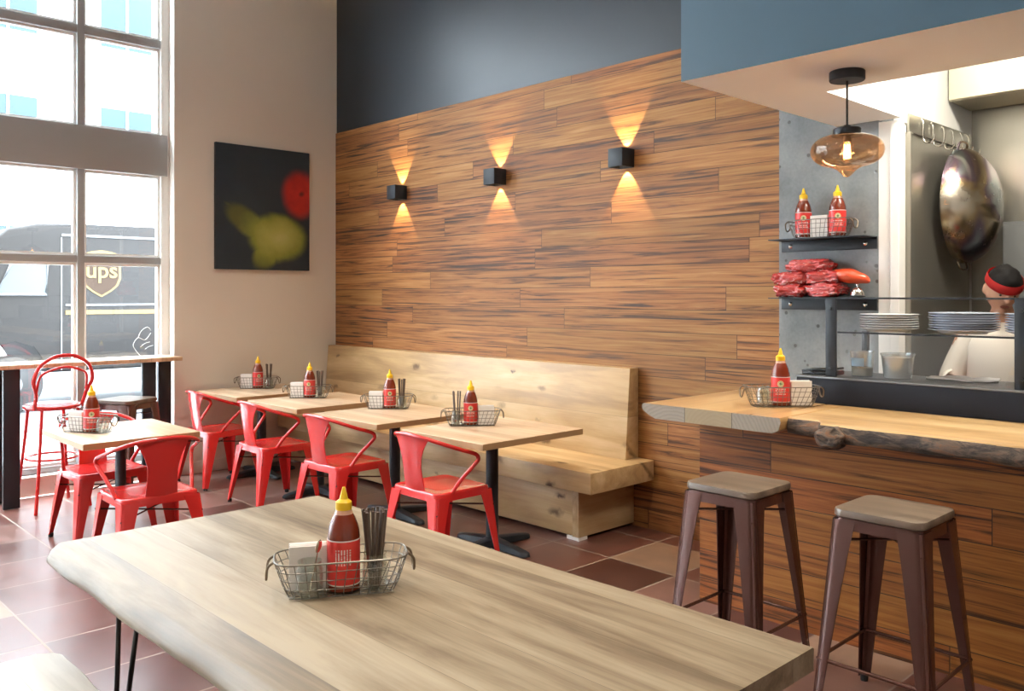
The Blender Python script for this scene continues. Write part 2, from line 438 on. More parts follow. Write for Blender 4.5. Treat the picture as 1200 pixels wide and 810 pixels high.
M['glass'] = thinglass('clear_glass')
M['jar'] = thinglass('jar_glass', (.90, .93, .92), .13, .65)
M['pane'] = thinglass('window_glass', (.97, .99, 1.), .03, .25)
M['amber'] = thinglass('amber_glass', (.93, .79, .66), .06, .5)
M['chop'] = simple('dark_chopstick', (.105, .075, .06), .5)
M['mullion'] = paint('grey_window_frame', (.33, .335, .34), rough=.45)
M['bulb'] = emit('hot_filament', (1., .50, .14), 40.)
M['led'] = emit('sconce_led', (1., .66, .26), 30.)
M['canvas'] = painting_mat()
M['canvas_edge'] = simple('canvas_edge', (.012, .015, .018), .6)
M['plastic'] = thinglass('milky_plastic', (.80, .83, .83), .22, .35, .25)
M['plate'] = simple('grey_white_glaze', (.66, .68, .70), .22, coat=.4)
M['plateblue'] = simple('blue_white_glaze', (.50, .56, .68), .22, coat=.4)
M['wok'] = wok_mat()
M['skin'] = simple('skin', (.46, .235, .145), .5)
M['hair'] = simple('black_hair', (.006, .005, .005), .75, spec=.15)
M['shirt'] = paint('white_cotton', (.72, .67, .60), rough=.85)
M['trousers'] = paint('dark_trousers', (.04, .045, .055), rough=.85)
M['band'] = paint('red_cloth', (.55, .025, .022), rough=.8)
M['truckbrown'] = simple('dark_brown_paint', (.0095, .0085, .008), .5, spec=.22)
M['gold'] = simple('gold_paint', (.12, .085, .035), .6, spec=.2)
M['trim'] = simple('pale_metal_trim', (.10, .105, .11), .5)
M['asphalt'] = paint('asphalt', (.10, .105, .11), rough=.9)
M['pavement'] = paint('pavement', (.55, .55, .54), rough=.9)
M['facade'] = facade_mat()
M['fwin'] = simple('facade_glazing', (.020, .036, .042), .4, spec=.15)
M['rubber'] = simple('black_rubber', (.01, .01, .01), .7)
n_ = NB('red_plastic_bag'); c_ = n_.coord(); a_ = n_.noise(n_.mapping(c_, scale=(16., 40., 40.), rot=(0, .5, .6)), 1., 4., .6, 1.4); b_ = n_.noise(c_, 55., 3.)
n_.p(Base_Color=n_.mix(n_.math('MULTIPLY', n_.smooth(a_, .57, .66), .75), n_.mix(b_, (.36, .010, .016), (.62, .050, .040)), (.84, .58, .58)), Roughness=.18, Coat_Weight=.8); n_.bump(a_, .8, .012); M['bag'] = n_.m  # pale streaks paint the shine on the plastic folds

# ------------------------------------------------------------------ camera
cam = bpy.data.cameras.new('camera'); co = link(bpy.data.objects.new('camera', cam))
cam.sensor_width = 36; cam.sensor_fit = 'HORIZONTAL'; cam.lens = 30.417
cam.shift_y = -59.67 / 1200
cam.clip_start = .02
co.location = (7.4137, -4.6704, 1.57)
co.rotation_euler = (PI / 2, 0, PI / 2 - math.radians(43.729))
S.camera = co

# ------------------------------------------------------------------ room shell
H = 4.85
def struct(name, bm, m, parent=None, smooth=False):
    o = finish(bm, name, m, parent, smooth)
    if parent is None: o['kind'] = 'structure'
    return o
def sbox(name, lo, hi, m, parent=None):
    bm = B(); box(bm, lo, hi); return struct(name, bm, m, parent)

sbox('floor', (0, -8.2, -.12), (10.2, 1.2, 0), M['floor'])
sbox('ceiling', (-.3, -8.2, H), (10.2, 0.2, H + .2), M['offwhite'])
wb = sbox('wall_back', (-.3, .012, 0), (5.40, .2, H), M['navy'])
sbox('wall_panelling', (0, 0, 0), (4.815, .012, 3.168), M['planks'])
sbox('wall_concrete', (4.815, -.004, 0), (5.405, .012, 3.3), M['concrete'])
bm = B(); box(bm, (5.405, -.008, 0), (5.508, .2, 2.50)); box(bm, (5.47, -.02, 0), (5.52, .1, 2.48), .004)
struct('trim_1', bm, M['white'])
bm = B(); box(bm, (-.24, -1.615, 0), (0, .012, H))
struct('wall_left', bm, M['cream'])
bm = B(); box(bm, (0, -1.60, 0), (.014, 0, .105), .004)
struct('baseboard_left', bm, M['cream'])
bm = B(); box(bm, (-.24, -8.2, 4.66), (0, -1.615, H)); box(bm, (-.24, -8.2, 0), (0, -7.8, 4.66)); box(bm, (-.24, -7.8, 0), (-.02, -1.615, .15))
struct('wall_window', bm, M['cream'])
sbox('wall_right', (10., -8.2, 0), (10.2, 1.2, H), M['offwhite'])
sbox('wall_front', (-.24, -8.4, 0), (10.2, -8.2, H), M['offwhite'])
# bulkhead over the counter: blue fascia, pale underside
SZ = 2.512
bm = B()
box(bm, (5.165, -1.484, SZ), (10., -.84, H)); box(bm, (5.165, -.84, SZ), (5.52, .012, H))
bl = finish(bm, 'ceiling_bulkhead', [M['ceilwhite'], M['blue']], None, False); bl['kind'] = 'structure'
for f in bl.data.polygons:
    if f.normal.y < -.5 and f.center.y < -1.4 or f.normal.x < -.5: f.material_index = 1
# kitchen
sbox('wall_kitchen_left', (5.40, .2, 0), (5.52, 1.2, H), M['white'])
sbox('wall_kitchen_back', (5.40, 1.06, 0), (10.2, 1.2, H), M['steel'])
sbox('ceiling_kitchen', (5.4, -.84, 3.35), (10.2, 1.2, 3.5), M['white'])
bm = B(); box(bm, (5.52, .055, 0), (5.528, .998, 2.44)); box(bm, (5.528, .055, 0), (5.55, .085, 2.44), .003)
struct('wall_kitchen_lining', bm, M['steel'])

# window wall: frames and panes
fb = B()
YS = [-1.655, -2.335, -3.02, -3.70, -4.385, -5.07, -5.75, -6.435, -7.12, -7.78]
X0, X1 = -.20, -.115
for i, y in enumerate(YS[1:]):
    w = .028
    box(fb, (X0 - .004, y - w, .15), (X1 + .006, y + w, 4.66), .004)
for z0, z1, xx in ((.15, .20, X1), (1.832, 1.890, X1), (2.596, 2.952, -.10), (3.700, 3.772, X1), (4.60, 4.66, X1)):
    box(fb, (X0, -7.8, z0), (xx, -1.63, z1), .004)
win = finish(fb, 'window_1', M['mullion'], None, True); win['kind'] = 'structure'
rows = [(.20, 1.832), (1.89, 2.596), (2.952, 3.70), (3.772, 4.60)]
pb = B(); sb_ = B()
for a, b in zip(YS[:-1], YS[1:]):
    for z0, z1 in rows:
        y1, y0 = a - .028, b + .028
        box(pb, (-.168, y0, z0), (-.164, y1, z1))
        t = .022
        for lo, hi in (((y0, z0), (y0 + t, z1)), ((y1 - t, z0), (y1, z1)), ((y0 + t, z0), (y1 - t, z0 + t)), ((y0 + t, z1 - t), (y1 - t, z1))):
            box(sb_, (-.185, lo[0], lo[1]), (-.140, hi[0], hi[1]))
box(sb_, (X0 - .004, -1.683, .15), (X1 + .006, -1.6151, 4.66))  # end jamb coloured white, with the daylight glare put into its colour
finish(sb_, 'sash', M['white'], win, False)
finish(pb, 'pane', M['pane'], win, False)

# small white line drawing stuck on the glass
bm = B()
for p in ([(-1.75, 1.24), (-1.80, 1.18), (-1.86, 1.20), (-1.90, 1.14), (-1.87, 1.08), (-1.82, 1.02), (-1.79, .98)], [(-1.86, 1.20), (-1.83, 1.26), (-1.78, 1.29), (-1.75, 1.26)], [(-1.80, 1.10), (-1.77, 1.12), (-1.73, 1.13)], [(-1.84, 1.12), (-1.80, 1.15), (-1.76, 1.16)]):
    tube(bm, bez([(-.1625, y, z) for y, z in p], 4), .0022, 4)
tag(finish(bm, 'window_decal', M['white'], None), 'small white line decal stuck on the glass beside the cream wall', 'decal')

# ------------------------------------------------------------------ bench along the wall
t = thing('banquette_bench', 'long light oak banquette bench with a sloped back, set against the plank wall', 'bench')
def obj_at(bm, name, m, par, smooth=True): return finish(bm, name, m, par, smooth)
bm = B(); box(bm, (.02, -.645, .335), (3.905, -.004, .468), .005); obj_at(bm, 'seat', M['oak'], t)
bm = B()
prof = [(-.145, .468), (-.006, .468), (-.006, 1.075), (-.098, 1.075)]
loft(bm, [[(.02, y, z) for y, z in prof], [(3.775, y, z) for y, z in prof]])
bmesh.ops.bevel(bm, geom=bm.edges[:], offset=.004, segments=2, affect='EDGES', profile=.5)
obj_at(bm, 'backrest', M['oak_xz'], t)
bm = B(); box(bm, (.02, -.548, .022), (3.715, -.004, .336)); obj_at(bm, 'base', M['oak_y'], t, False)
bm = B()
box(bm, (.06, -.558, .030), (3.675, -.548, .318), .003); obj_at(bm, 'front_panel', M['oak'], t)
bm = B(); box(bm, (3.680, -.565, .022), (3.7149, -.545, .334), .002); box(bm, (3.715, -.565, .022), (3.735, -.004, .334), .002); obj_at(bm, 'end_panel', M['oak_y'], t)
for x0, x1, y0, y1 in ((3.63, 3.733, -.563, -.48), (1.9, 2.0, -.55, -.47), (.06, .16, -.55, -.47)):
    bm = B(); box(bm, (x0, y0, 0), (x1, y1, .022)); o = obj_at(bm, 'foot', M['white'], t, False)

# ------------------------------------------------------------------ painting
t = thing('painting', 'unframed canvas painting of a green pear and a red fruit on dark ground', 'painting', (.02, -.787, 2.365))
bm = B(); box(bm, (-.020, -.471, -.566), (.016, .471, .566), .003); finish(bm, 'canvas_frame', M['canvas_edge'], t)
bm = B(); box(bm, (.0155, -.470, -.565), (.0175, .470, .565)); finish(bm, 'canvas', M['canvas'], t, False)

# ------------------------------------------------------------------ wall sconces
def make_sconce(label, x, z):
    t = thing('wall_sconce', label, 'wall lamp', (x, 0, z), 0, 'wall sconces on the plank wall')
    bm = B(); w = .062; k = .006
    for lo, hi in (((-w, -.125, -w), (-w + k, -.012, w)), ((w - k, -.125, -w), (w, -.012, w)), ((-w, -.131, -w), (w, -.125, w)), ((-w, -.012, -w), (w, -.001, w))):
        box(bm, lo, hi, .0015)
    finish(bm, 'housing', M['slate'], t)
    bm = B(); box(bm, (-.018, -.075, -.010), (.018, -.05, .010), .003); finish(bm, 'lamp', M['led'], t)
    return t
SC = [(1.11, 2.482, 'small black cube wall lamp nearest the cream wall'), (2.404, 2.494, 'small black cube wall lamp in the middle of the row of three'), (3.674, 2.498, 'small black cube wall lamp nearest the blue bulkhead')]
for x, z, l in SC:
    make_sconce(l, x, z)
    for sgn in (1, -1):
        L = bpy.data.lights.new('sconce_beam', 'SPOT'); L.energy = 40.; L.color = (1., .72, .36)
        L.spot_size = math.radians(62); L.spot_blend = .10; L.shadow_soft_size = .004
        o = link(bpy.data.objects.new('sconce_beam', L)); o.location = (x, -.045, z + sgn * .014)
        o.rotation_euler = (PI if sgn > 0 else 0, 0, 0)

# ------------------------------------------------------------------ chairs
def flange_leg(top, foot, wt, wb, sx, sy, th=.005, r=.012, zt=None):
    """folded sheet-metal leg: an angle with its outer corner rounded, tapering downward"""
    bm = B(); loops = []
    N = 8
    for i in range(N + 1):
        k = i / N
        c = Vector(top).lerp(Vector(foot), k); w = wt + (wb - wt) * (k ** .8)
        outer = [(w, 0)]; inner = [(w, th)]
        for j in range(5):
            a = PI / 2 * j / 4
            outer.append((r - r * math.sin(a), r - r * math.cos(a)))
        outer.append((0, w))
        inner = [(th, w), (th, th), (w, th)]
        # slight pressed rib: rounded ends toward centre
        lp = outer + inner
        loops.append([(c.x - sx * p[0], c.y - sy * p[1], c.z) for p in lp])
    loft(bm, loops)
    return bm

def pan(bm, w, d, z, skirt, r=.05, dish=.006):
    L = []
    def ring(k, zz): return [(p[0], p[1], zz) for p in rrect(w * k, d * k, r * k, 5)]
    for k, zz in ((.18, z - dish), (.5, z - dish), (.80, z - dish * .8), (.91, z - .001), (.965, z), (.992, z - .004), (1.0, z - .012), (1.012, z - skirt), (1.0, z - skirt), (.985, z - .014)):
        L.append(ring(k, zz))
    loft(bm, L)

def make_chair():
    t = thing('armchair', '', 'chair')
    bm = B(); pan(bm, .43, .41, .455, .048); finish(bm, 'seat', M['red'], t, angle=50)
    w, d = .215, .205
    for sx in (-1, 1):
        for sy in (-1, 1):
            bm = flange_leg((sx * (w + .004), sy * (d + .004), .432), (sx * (w + .045), sy * (d + .040 + (.02 if sy < 0 else 0)), .018), .098, .036, sx, sy, r=.022)
            lg = finish(bm, 'leg', M['red'], t, angle=50)
            bm = B(); x, y = sx * (w + .027), sy * (d + .022 + (.02 if sy < 0 else 0)); lathe(bm, [(0, 0), (.015, 0), (.017, .022), (0, .022)], 10, (x, y, 0)); finish(bm, 'rubber_foot', M['rubber'], lg)
    bm = B()
    for sx in (-1, 1): tube(bm, [(sx * .225, .215, .34), (-sx * .225, -.215, .34)], .005, 6)
    finish(bm, 'cross_brace', M['bronze'], t)
    bm = B()
    half = [(.212, -.095, .448), (.232, -.045, .52), (.262, .035, .605), (.270, .052, .632), (.268, .030, .662), (.252, -.06, .694), (.225, -.15, .728), (.15, -.222, .760), (.06, -.246, .772), (0, -.249, .774)]
    pts = bez(half + [(-x, y, z) for x, y, z in reversed(half[:-1])], 5)
    tube(bm, pts, .0115, 10); finish(bm, 'arm_rail', M['red'], t, angle=60)
    # flared back splat
    bm = B(); L = []
    for i in range(13):
        k = i / 12; z = .45 + k * .322
        hw = .078 + .012 * (1 - k) ** 2 + .085 * max(0, (k - .35) / .65) ** 2.0
        ybase = -.203 - .046 * k ** .8
        row = []
        for j in range(9):
            u = -1 + 2 * j / 8
            row.append((u * hw, ybase + .040 * (u * hw / .17) ** 2 + (.004 if k < 1 else 0), z - (.012 * (u * hw / .17) ** 2 if i == 12 else 0)))
        back = [(x, y - .005, z_) for x, y, z_ in reversed(row)]
        L.append(row + back)
    loft(bm, L); finish(bm, 'back_splat', M['red'], t, angle=50)
    return t
CH0 = make_chair()
GR = 'red metal armchairs'
def place(src, first, loc, rz, label, group, name=None):
    o = src if first else copy_tree(src)
    o.location = loc; o.rotation_euler = (0, 0, rz); o['label'] = label; o['group'] = group
    return o
CX = [.43, 1.40, 2.42, 3.44]
chairs = [((3.44, -1.445, 0), 0, 'red metal armchair at the wall-side table nearest the bench end'),
          ((2.40, -1.44, 0), .02, 'red metal armchair second from the bench end along the wall-side tables'),
          ((1.44, -1.44, 0), -.02, 'red metal armchair third from the bench end along the wall-side tables'),
          ((.47, -1.42, 0), .03, 'red metal armchair at the wall-side table nearest the cream wall'),
          ((1.53, -2.705, 0), -PI / 2 + .02, 'red metal armchair at the lone bistro table, on its window side'),
          ((2.385, -2.745, 0), PI / 2 - .02, 'red metal armchair at the lone bistro table, back turned to the long slab table')]
for i, (loc, rz, lab) in enumerate(chairs): place(CH0, i == 0, loc, rz, lab, GR)

# ------------------------------------------------------------------ bistro tables
def make_table():
    t = thing('bistro_table', '', 'table')
    bm = B(); box(bm, (-.38, -.42, .697), (.38, .42, .735), .003); tp = finish(bm, 'tabletop', M['maple'], t)
    bm = B()
    e = .0012
    for lo, hi in (((-.38 - e, -.417, .699), (-.38, .417, .732)), ((.38, -.417, .699), (.38 + e, .417, .732)), ((-.377, -.42 - e, .699), (.377, -.42, .732)), ((-.377, .42, .699), (.377, .42 + e, .732))): box(bm, lo, hi)
    finish(bm, 'edge_band', M['maple_edge'], tp, False)
    bm = B(); lathe(bm, [(0, .03), (.062, .03), (.060, .05), (.040, .065), (.0385, .09), (.0385, .66), (.0385, .697), (0, .697)], 24); finish(bm, 'column', M['slate'], t)
    bm = B(); box(bm, (-.13, -.13, .680), (.13, .13, .697), .004); finish(bm, 'mounting_plate', M['slate'], t)
    bm = B()
    for k in range(4):
        a = k * PI / 2; L = []
        for s, wd, z0, z1 in ((0, .045, .012, .065), (.10, .042, .012, .058), (.20, .038, .010, .046), (.27, .036, .006, .036), (.305, .030, .004, .030), (.32, .014, .006, .022)):
            L.append([(s, -wd, z0), (s, wd, z0), (s, wd * .8, z1 - .006), (s, wd * .45, z1), (s, -wd * .45, z1), (s, -wd * .8, z1 - .006)])
        b2 = B(); loft(b2, L); join(bm, b2, Matrix.Rotation(a, 4, 'Z'))
    bs = finish(bm, 'cross_base', M['slate'], t, angle=40)
    for k in range(4):
        a = k * PI / 2; bm = B(); lathe(bm, [(0, 0), (.018, 0), (.018, .008), (0, .008)], 12, (.285 * math.cos(a), .285 * math.sin(a), 0)); finish(bm, 'glide', M['rubber'], bs)
    return t
TB0 = make_table()
TG = 'square bistro tables'
tables = [((3.44, -1.04, 0), 0, 'square maple bistro table nearest the open end of the oak bench'),
          ((2.42, -1.04, 0), 0, 'square maple bistro table second from the open end of the bench'),
          ((1.40, -1.03, 0), 0, 'square maple bistro table third from the open end of the bench'),
          ((.43, -1.02, 0), 0, 'square maple bistro table tucked beside the cream wall'),
          ((1.90, -2.73, 0), 0, 'lone square maple bistro table standing away from the bench near the window')]
for i, (loc, rz, lab) in enumerate(tables):
    o = place(TB0, i == 0, loc, rz, lab, TG)
    if i == 4: o.scale = (1, .80, 1)

# ------------------------------------------------------------------ bar stools
def make_stool():
    t = thing('bar_stool', '', 'stool')
    bm = B()
    L = [[(p[0] * k, p[1] * k, z) for p in rrect(.335, .335, .045, 5)] for k, z in ((.96, .742), (1., .748), (1., .764), (.985, .772), (.9, .774), (.3, .7735))]
    loft(bm, L); finish(bm, 'seat', M['stoolwood'], t, angle=40)
    bm = B(); L = [[(p[0] * k, p[1] * k, z) for p in rrect(.325, .325, .04, 5)] for k, z in ((.9, .744), (1., .742), (1.01, .70), (.99, .70), (.98, .738))]
    loft(bm, L); finish(bm, 'apron', M['bronze'], t, angle=50)
    for sx in (-1, 1):
        for sy in (-1, 1):
            bm = flange_leg((sx * .166, sy * .166, .735), (sx * .222, sy * .222, .02), .092, .036, sx, sy, r=.030)
            lg = finish(bm, 'leg', M['bronze'], t, angle=50)
            bm = B(); lathe(bm, [(0, 0), (.014, 0), (.017, .03), (0, .03)], 10, (sx * .205, sy * .205, 0)); finish(bm, 'rubber_foot', M['rubber'], lg)
    bm = B()
    q = .200
    for a, b in (((-q, -q), (q, -q)), ((q, -q), (q, q)), ((q, q), (-q, q)), ((-q, q), (-q, -q))):
        tube(bm, [(a[0], a[1], .21), (b[0], b[1], .21)], .0075, 8)
    finish(bm, 'footrest', M['bronze'], t)
    bm = B(); q = .166
    for s in (-1, 1): tube(bm, [(s * q, q, .655), (-s * q, -q, .655)], .005, 6)
    finish(bm, 'cross_brace', M['bronze'], t)
    return t
ST0 = make_stool()
SG = 'dark bar stools with wooden tops'
for i, (loc, rz, lab) in enumerate([((5.415, -1.42, 0), .0, 'dark bronze bar stool with wood top, nearer the bench, at the counter'),
                                    ((6.065, -1.405, 0), .0, 'dark bronze bar stool with wood top under the counter, farther from the bench'),
                                    ((.56, -2.215, 0), .5, 'dark bronze bar stool with wood top standing at the window bar')]):
    place(ST0, i == 0, loc, rz, lab, SG)

# red bar stool with hoop back
t = thing('hoop_back_bar_stool', 'tall red bar stool with a double hoop back, at the window bar', 'stool', (.42, -2.695, 0), PI / 2 + .1)
bm = B(); lathe(bm, [(0, .752), (.15, .755), (.185, .762), (.198, .756), (.200, .742), (.190, .730), (.1, .728), (0, .728)], 32); finish(bm, 'seat', M['red'], t)
for sx in (-1, 1):
    for sy in (-1, 1):
        bm = B(); tube(bm, bez([(sx * .125, sy * .125, .735), (sx * .15, sy * .15, .4), (sx * .19, sy * .19, .0)], 6), .0125, 10); finish(bm, 'leg', M['red'], t)
bm = B(); tube(bm, [(.180 * math.cos(2 * PI * k / 32), .180 * math.sin(2 * PI * k / 32) * 1.0, .37) for k in range(32)], .009, 8, closed=True); finish(bm, 'foot_ring', M['red'], t)
bm = B(); hp = bez([(-.165, -.10, .74), (-.175, -.155, .85), (-.205, -.19, .95), (-.17, -.21, 1.055), (-.085, -.22, 1.115), (0, -.222, 1.130), (.085, -.22, 1.115), (.17, -.21, 1.055), (.205, -.19, .95), (.175, -.155, .85), (.165, -.10, .74)], 6)
tube(bm, hp, .0135, 10); finish(bm, 'back_hoop', M['red'], t)
bm = B(); hp = bez([(-.172, -.155, .87), (-.165, -.19, .97), (-.12, -.208, 1.015), (0, -.215, 1.045), (.12, -.208, 1.015), (.165, -.19, .97), (.172, -.155, .87)], 6)
tube(bm, hp, .009, 10); finish(bm, 'inner_hoop', M['red'], t)

# ------------------------------------------------------------------ window bar
t = thing('window_bar_table', 'narrow wood-topped bar table on dark steel legs along the window', 'bar table')
bm = B(); box(bm, (.03, -3.95, 1.025), (.38, -1.70, 1.058), .004); finish(bm, 'tabletop', M['maple'], t)
for x0, x1, y in ((.30, .335, -1.953), (.06, .10, -1.735), (.30, .335, -2.945), (.06, .10, -2.97), (.30, .335, -3.9), (.06, .10, -3.9)):
    bm = B(); box(bm, (x0, y - .055, .006), (x1, y + .055, 1.025), .003); finish(bm, 'leg', M['slate'], t)

# ------------------------------------------------------------------ communal slab table
def edge_wave(x, a, seed): return a * (mnoise.noise(Vector((x * 1.7, seed, 0))) + .5 * mnoise.noise(Vector((x * 4.5, seed, 3))))
def slab(bm, xs, near, far, z0, z1, under=.02, fund=0.0, flip=False):
    L = []; h = z1 - z0
    for x in xs:
        n, f = near(x), far(x)
        und = under * (1 + .5 * mnoise.noise(Vector((x * 3, 5, 5))))
        L.append([(x, n + .014, z1), (x, n + .004, z1 - .003), (x, n - und * .55, z1 - h * .30), (x, n - und * .95, z1 - h * .62), (x, n - und, z0 + h * .18), (x, n - und * .8, z0),
                  (x, f - fund, z0), (x, f - .002, z0 + .004), (x, f, z1 - .004), (x, f - .004, z1)])
    loft(bm, L)
xs = [4.315 + (6.445 - 4.315) * i / 70 for i in range(71)]
def cnear(x):
    e = edge_wave(x, .011, 2.)
    return -3.795 + e + (.012 * max(0, (4.34 - x) / .025) ** 2 if x < 4.34 else 0)
def cfar(x): return -2.785 + edge_wave(x, .006, 9.) + .012 * (x - 5.4)
t = thing('communal_table', 'long bleached wood slab table with a live edge on black hairpin legs', 'table')
bm = B(); slab(bm, xs, cnear, cfar, .695, .75, .03); finish(bm, 'tabletop', M['slab'], t, angle=40)
def hairpin(par, bx, by, dirx, diry):
    bm = B()
    top = [(bx, by + .0, .694), (bx + dirx, by + diry, .694)]
    fx, fy = bx + dirx * .5 - .05 * (1 if bx < 5 else -1), by + diry * .5 - .03 * (1 if by < -3.3 else -1)
    path = bez([top[0], (bx + (fx - bx) * .55, by + (fy - by) * .55, .32), (fx - dirx * .06, fy - diry * .06, .03), (fx, fy, .008), (fx + dirx * .06, fy + diry * .06, .03), (top[1][0] + (fx - top[1][0]) * .55, top[1][1] + (fy - top[1][1]) * .55, .32), top[1]], 6)
    tube(bm, path, .0075, 10)
    lg = finish(bm, 'leg', M['black'], par)
    bm = B(); box(bm, (min(top[0][0], top[1][0]) - .025, min(top[0][1], top[1][1]) - .03, .688), (max(top[0][0], top[1][0]) + .025, max(top[0][1], top[1][1]) + .03, .695), .002); finish(bm, 'mounting_plate', M['black'], lg)
hairpin(t, 4.705, -3.72, .165, .0); hairpin(t, 5.98, -3.70, .165, .0); hairpin(t, 4.62, -2.93, .165, .0); hairpin(t, 5.98, -2.93, .165, .0)

t = thing('slab_bench', 'low bleached live-edge slab bench in front of the long table', 'bench')
xs = [4.44 + (6.2 - 4.44) * i / 60 for i in range(61)]
def bn(x): return -4.16 + edge_wave(x, .014, 4.) + (.12 * max(0, (4.52 - x) / .08) ** 2 if x < 4.52 else 0)
def bfar(x): return -3.815 + edge_wave(x, .016, 6.) - (.06 * max(0, (4.50 - x) / .06) ** 2 if x < 4.50 else 0)
bm = B(); slab(bm, xs, bn, bfar, .398, .45, .025); finish(bm, 'seat', M['slab_lit'], t, angle=40)
for bx in (4.75, 5.8):
    for by in (-4.08, -3.90):
        bm = B(); tube(bm, bez([(bx, by, .398), (bx + .05, by, .05), (bx + .06, by, .008), (bx + .07, by, .05), (bx + .12, by, .398)], 6), .006, 8); finish(bm, 'leg', M['black'], t)

# ------------------------------------------------------------------ counter
t = thing('bar_counter', 'plank-clad bar counter front below the live-edge top', 'counter')
bm = B(); box(bm, (4.868, -.90, 0), (9.9, -.885, .938)); finish(bm, 'front_cladding', M['base_planks'], t, False)
bm = B(); box(bm, (4.872, -.885, 0), (9.9, -.16, .938)); finish(bm, 'carcass', M['black'], t, False)

t = thing('live_edge_countertop', 'oiled live-edge wood countertop with a burl on its bark edge', 'countertop')
ZC = 1.02
# return slab with weathered end grain
bm = B(); L = []
prof = lambda y: [(4.690, y, ZC - .02), (4.697, y, ZC - .004), (4.706, y, ZC), (5.455, y, ZC), (5.462, y, ZC - .02), (5.452, y, ZC - .055), (5.42, y, ZC - .072), (4.775, y, ZC - .072), (4.735, y, ZC - .056), (4.70, y, ZC - .035)]
loft(bm, [prof(-1.150), prof(-.6), prof(-.006)]); ret = finish(bm, 'return_slab', M['ctop_y'], t, angle=40)
bm = B(); loft(bm, [[(p[0], -1.1535, p[2]) for p in prof(0)], [(p[0], -1.150, p[2]) for p in prof(0)]]); finish(bm, 'end_grain', M['endgrain'], ret, False)
# main slab
def kn(x):
    e = -1.172 + edge_wave(x, .012, 12.)
    if x < 5.65: e += .085 * min(1, (5.65 - x) / .03)
    return e
xs = [5.462 + (9.9 - 5.462) * (i / 110) ** 1.25 for i in range(111)]
bm = B(); L = []
for x in xs:
    n = kn(x)
    L.append([(x, n + .004, ZC), (x, n, ZC - .006), (x, n + .006, ZC - .07), (x, -.17, ZC - .07), (x, -.17, ZC - .002), (x, -.2, ZC)])
loft(bm, L); ms = finish(bm, 'main_slab', M['ctop'], t, angle=40)
bm = B(); L = []
for x in xs:
    n = kn(x); j = .012 * mnoise.noise(Vector((x * 9, 1, 1))); j2 = .014 * mnoise.noise(Vector((x * 6, 7, 1)))
    L.append([(x, n + .002, ZC - .004), (x, n - .010 - j, ZC - .018), (x, n - .016 + j2, ZC - .045 + j), (x, n - .004 + j, ZC - .072 + j2 * .6), (x, n + .03, ZC - .078 + j2 * .5), (x, n + .03, ZC - .02)])
loft(bm, L); finish(bm, 'bark_edge', M['bark'], ms, angle=60)
b2 = B(); bmesh.ops.create_icosphere(b2, subdivisions=4, radius=1.)
for v in b2.verts: v.co = Vector((v.co.x * .066, v.co.y * .040, v.co.z * .046))
lumpy(b2, .013, 26., 3)
for v in b2.verts: v.co += Vector((5.715, -1.190, ZC - .055))
finish(b2, 'burl', M['bark'], ms, angle=80)

# dark service ledge behind the counter
t = thing('service_ledge', 'dark slate box ledge running along the back of the wood countertop', 'ledge')
bm = B(); box(bm, (5.205, -.530, ZC), (9.9, -.165, 1.148), .004); finish(bm, 'body', M['ledge'], t)
bm = B(); box(bm, (5.20, -.535, 1.148), (9.9, -.13, 1.157), .002); finish(bm, 'top_plate', M['darksteel'], t)

# glass guard
t = thing('glass_sneeze_guard', 'glass guard with dark steel posts and glass shelves on the dark ledge', 'sneeze guard')
for x in (5.375, 6.235, 7.3):
    bm = B(); box(bm, (x - .028, -.50, 1.157), (x + .028, -.488, 1.548), .002); pz = finish(bm, 'post', M['slate'], t)
    for z in (1.20, 1.50):
        bm = B(); lathe(bm, [(0, 0), (.009, 0), (.009, .006), (0, .008)], 12, M=Matrix.Translation((x, -.50, z)) @ Matrix.Rotation(PI / 2, 4, 'X')); finish(bm, 'bolt', M['black'], pz)
bm = B(); box(bm, (5.09, -.50, 1.548), (9.0, -.30, 1.556), .001); sh = finish(bm, 'top_shelf', M['glass'], t)
bm = B(); box(bm, (5.09, -.504, 1.5475), (9.0, -.50, 1.5565)); finish(bm, 'edge_trim', M['slate'], sh, False)
bm = B(); box(bm, (5.405, -.486, 1.377), (9.0, -.12, 1.385), .001); sh = finish(bm, 'plate_shelf', M['glass'], t)
bm = B(); box(bm, (5.405, -.490, 1.3765), (9.0, -.486, 1.3855)); finish(bm, 'edge_trim', M['slate'], sh, False)
bm = B(); box(bm, (5.405, -.486, 1.157), (6.205, -.480, 1.377)); box(bm, (6.265, -.486, 1.157), (7.27, -.480, 1.377)); finish(bm, 'glass_panel', M['glass'], t, False)
bm = B(); box(bm, (8.95, -.49, 1.157), (9.0, -.12, 1.377), .002); box(bm, (5.38, -.16, 1.157), (5.41, -.13, 1.377), .002); finish(bm, 'rear_post', M['slate'], t)

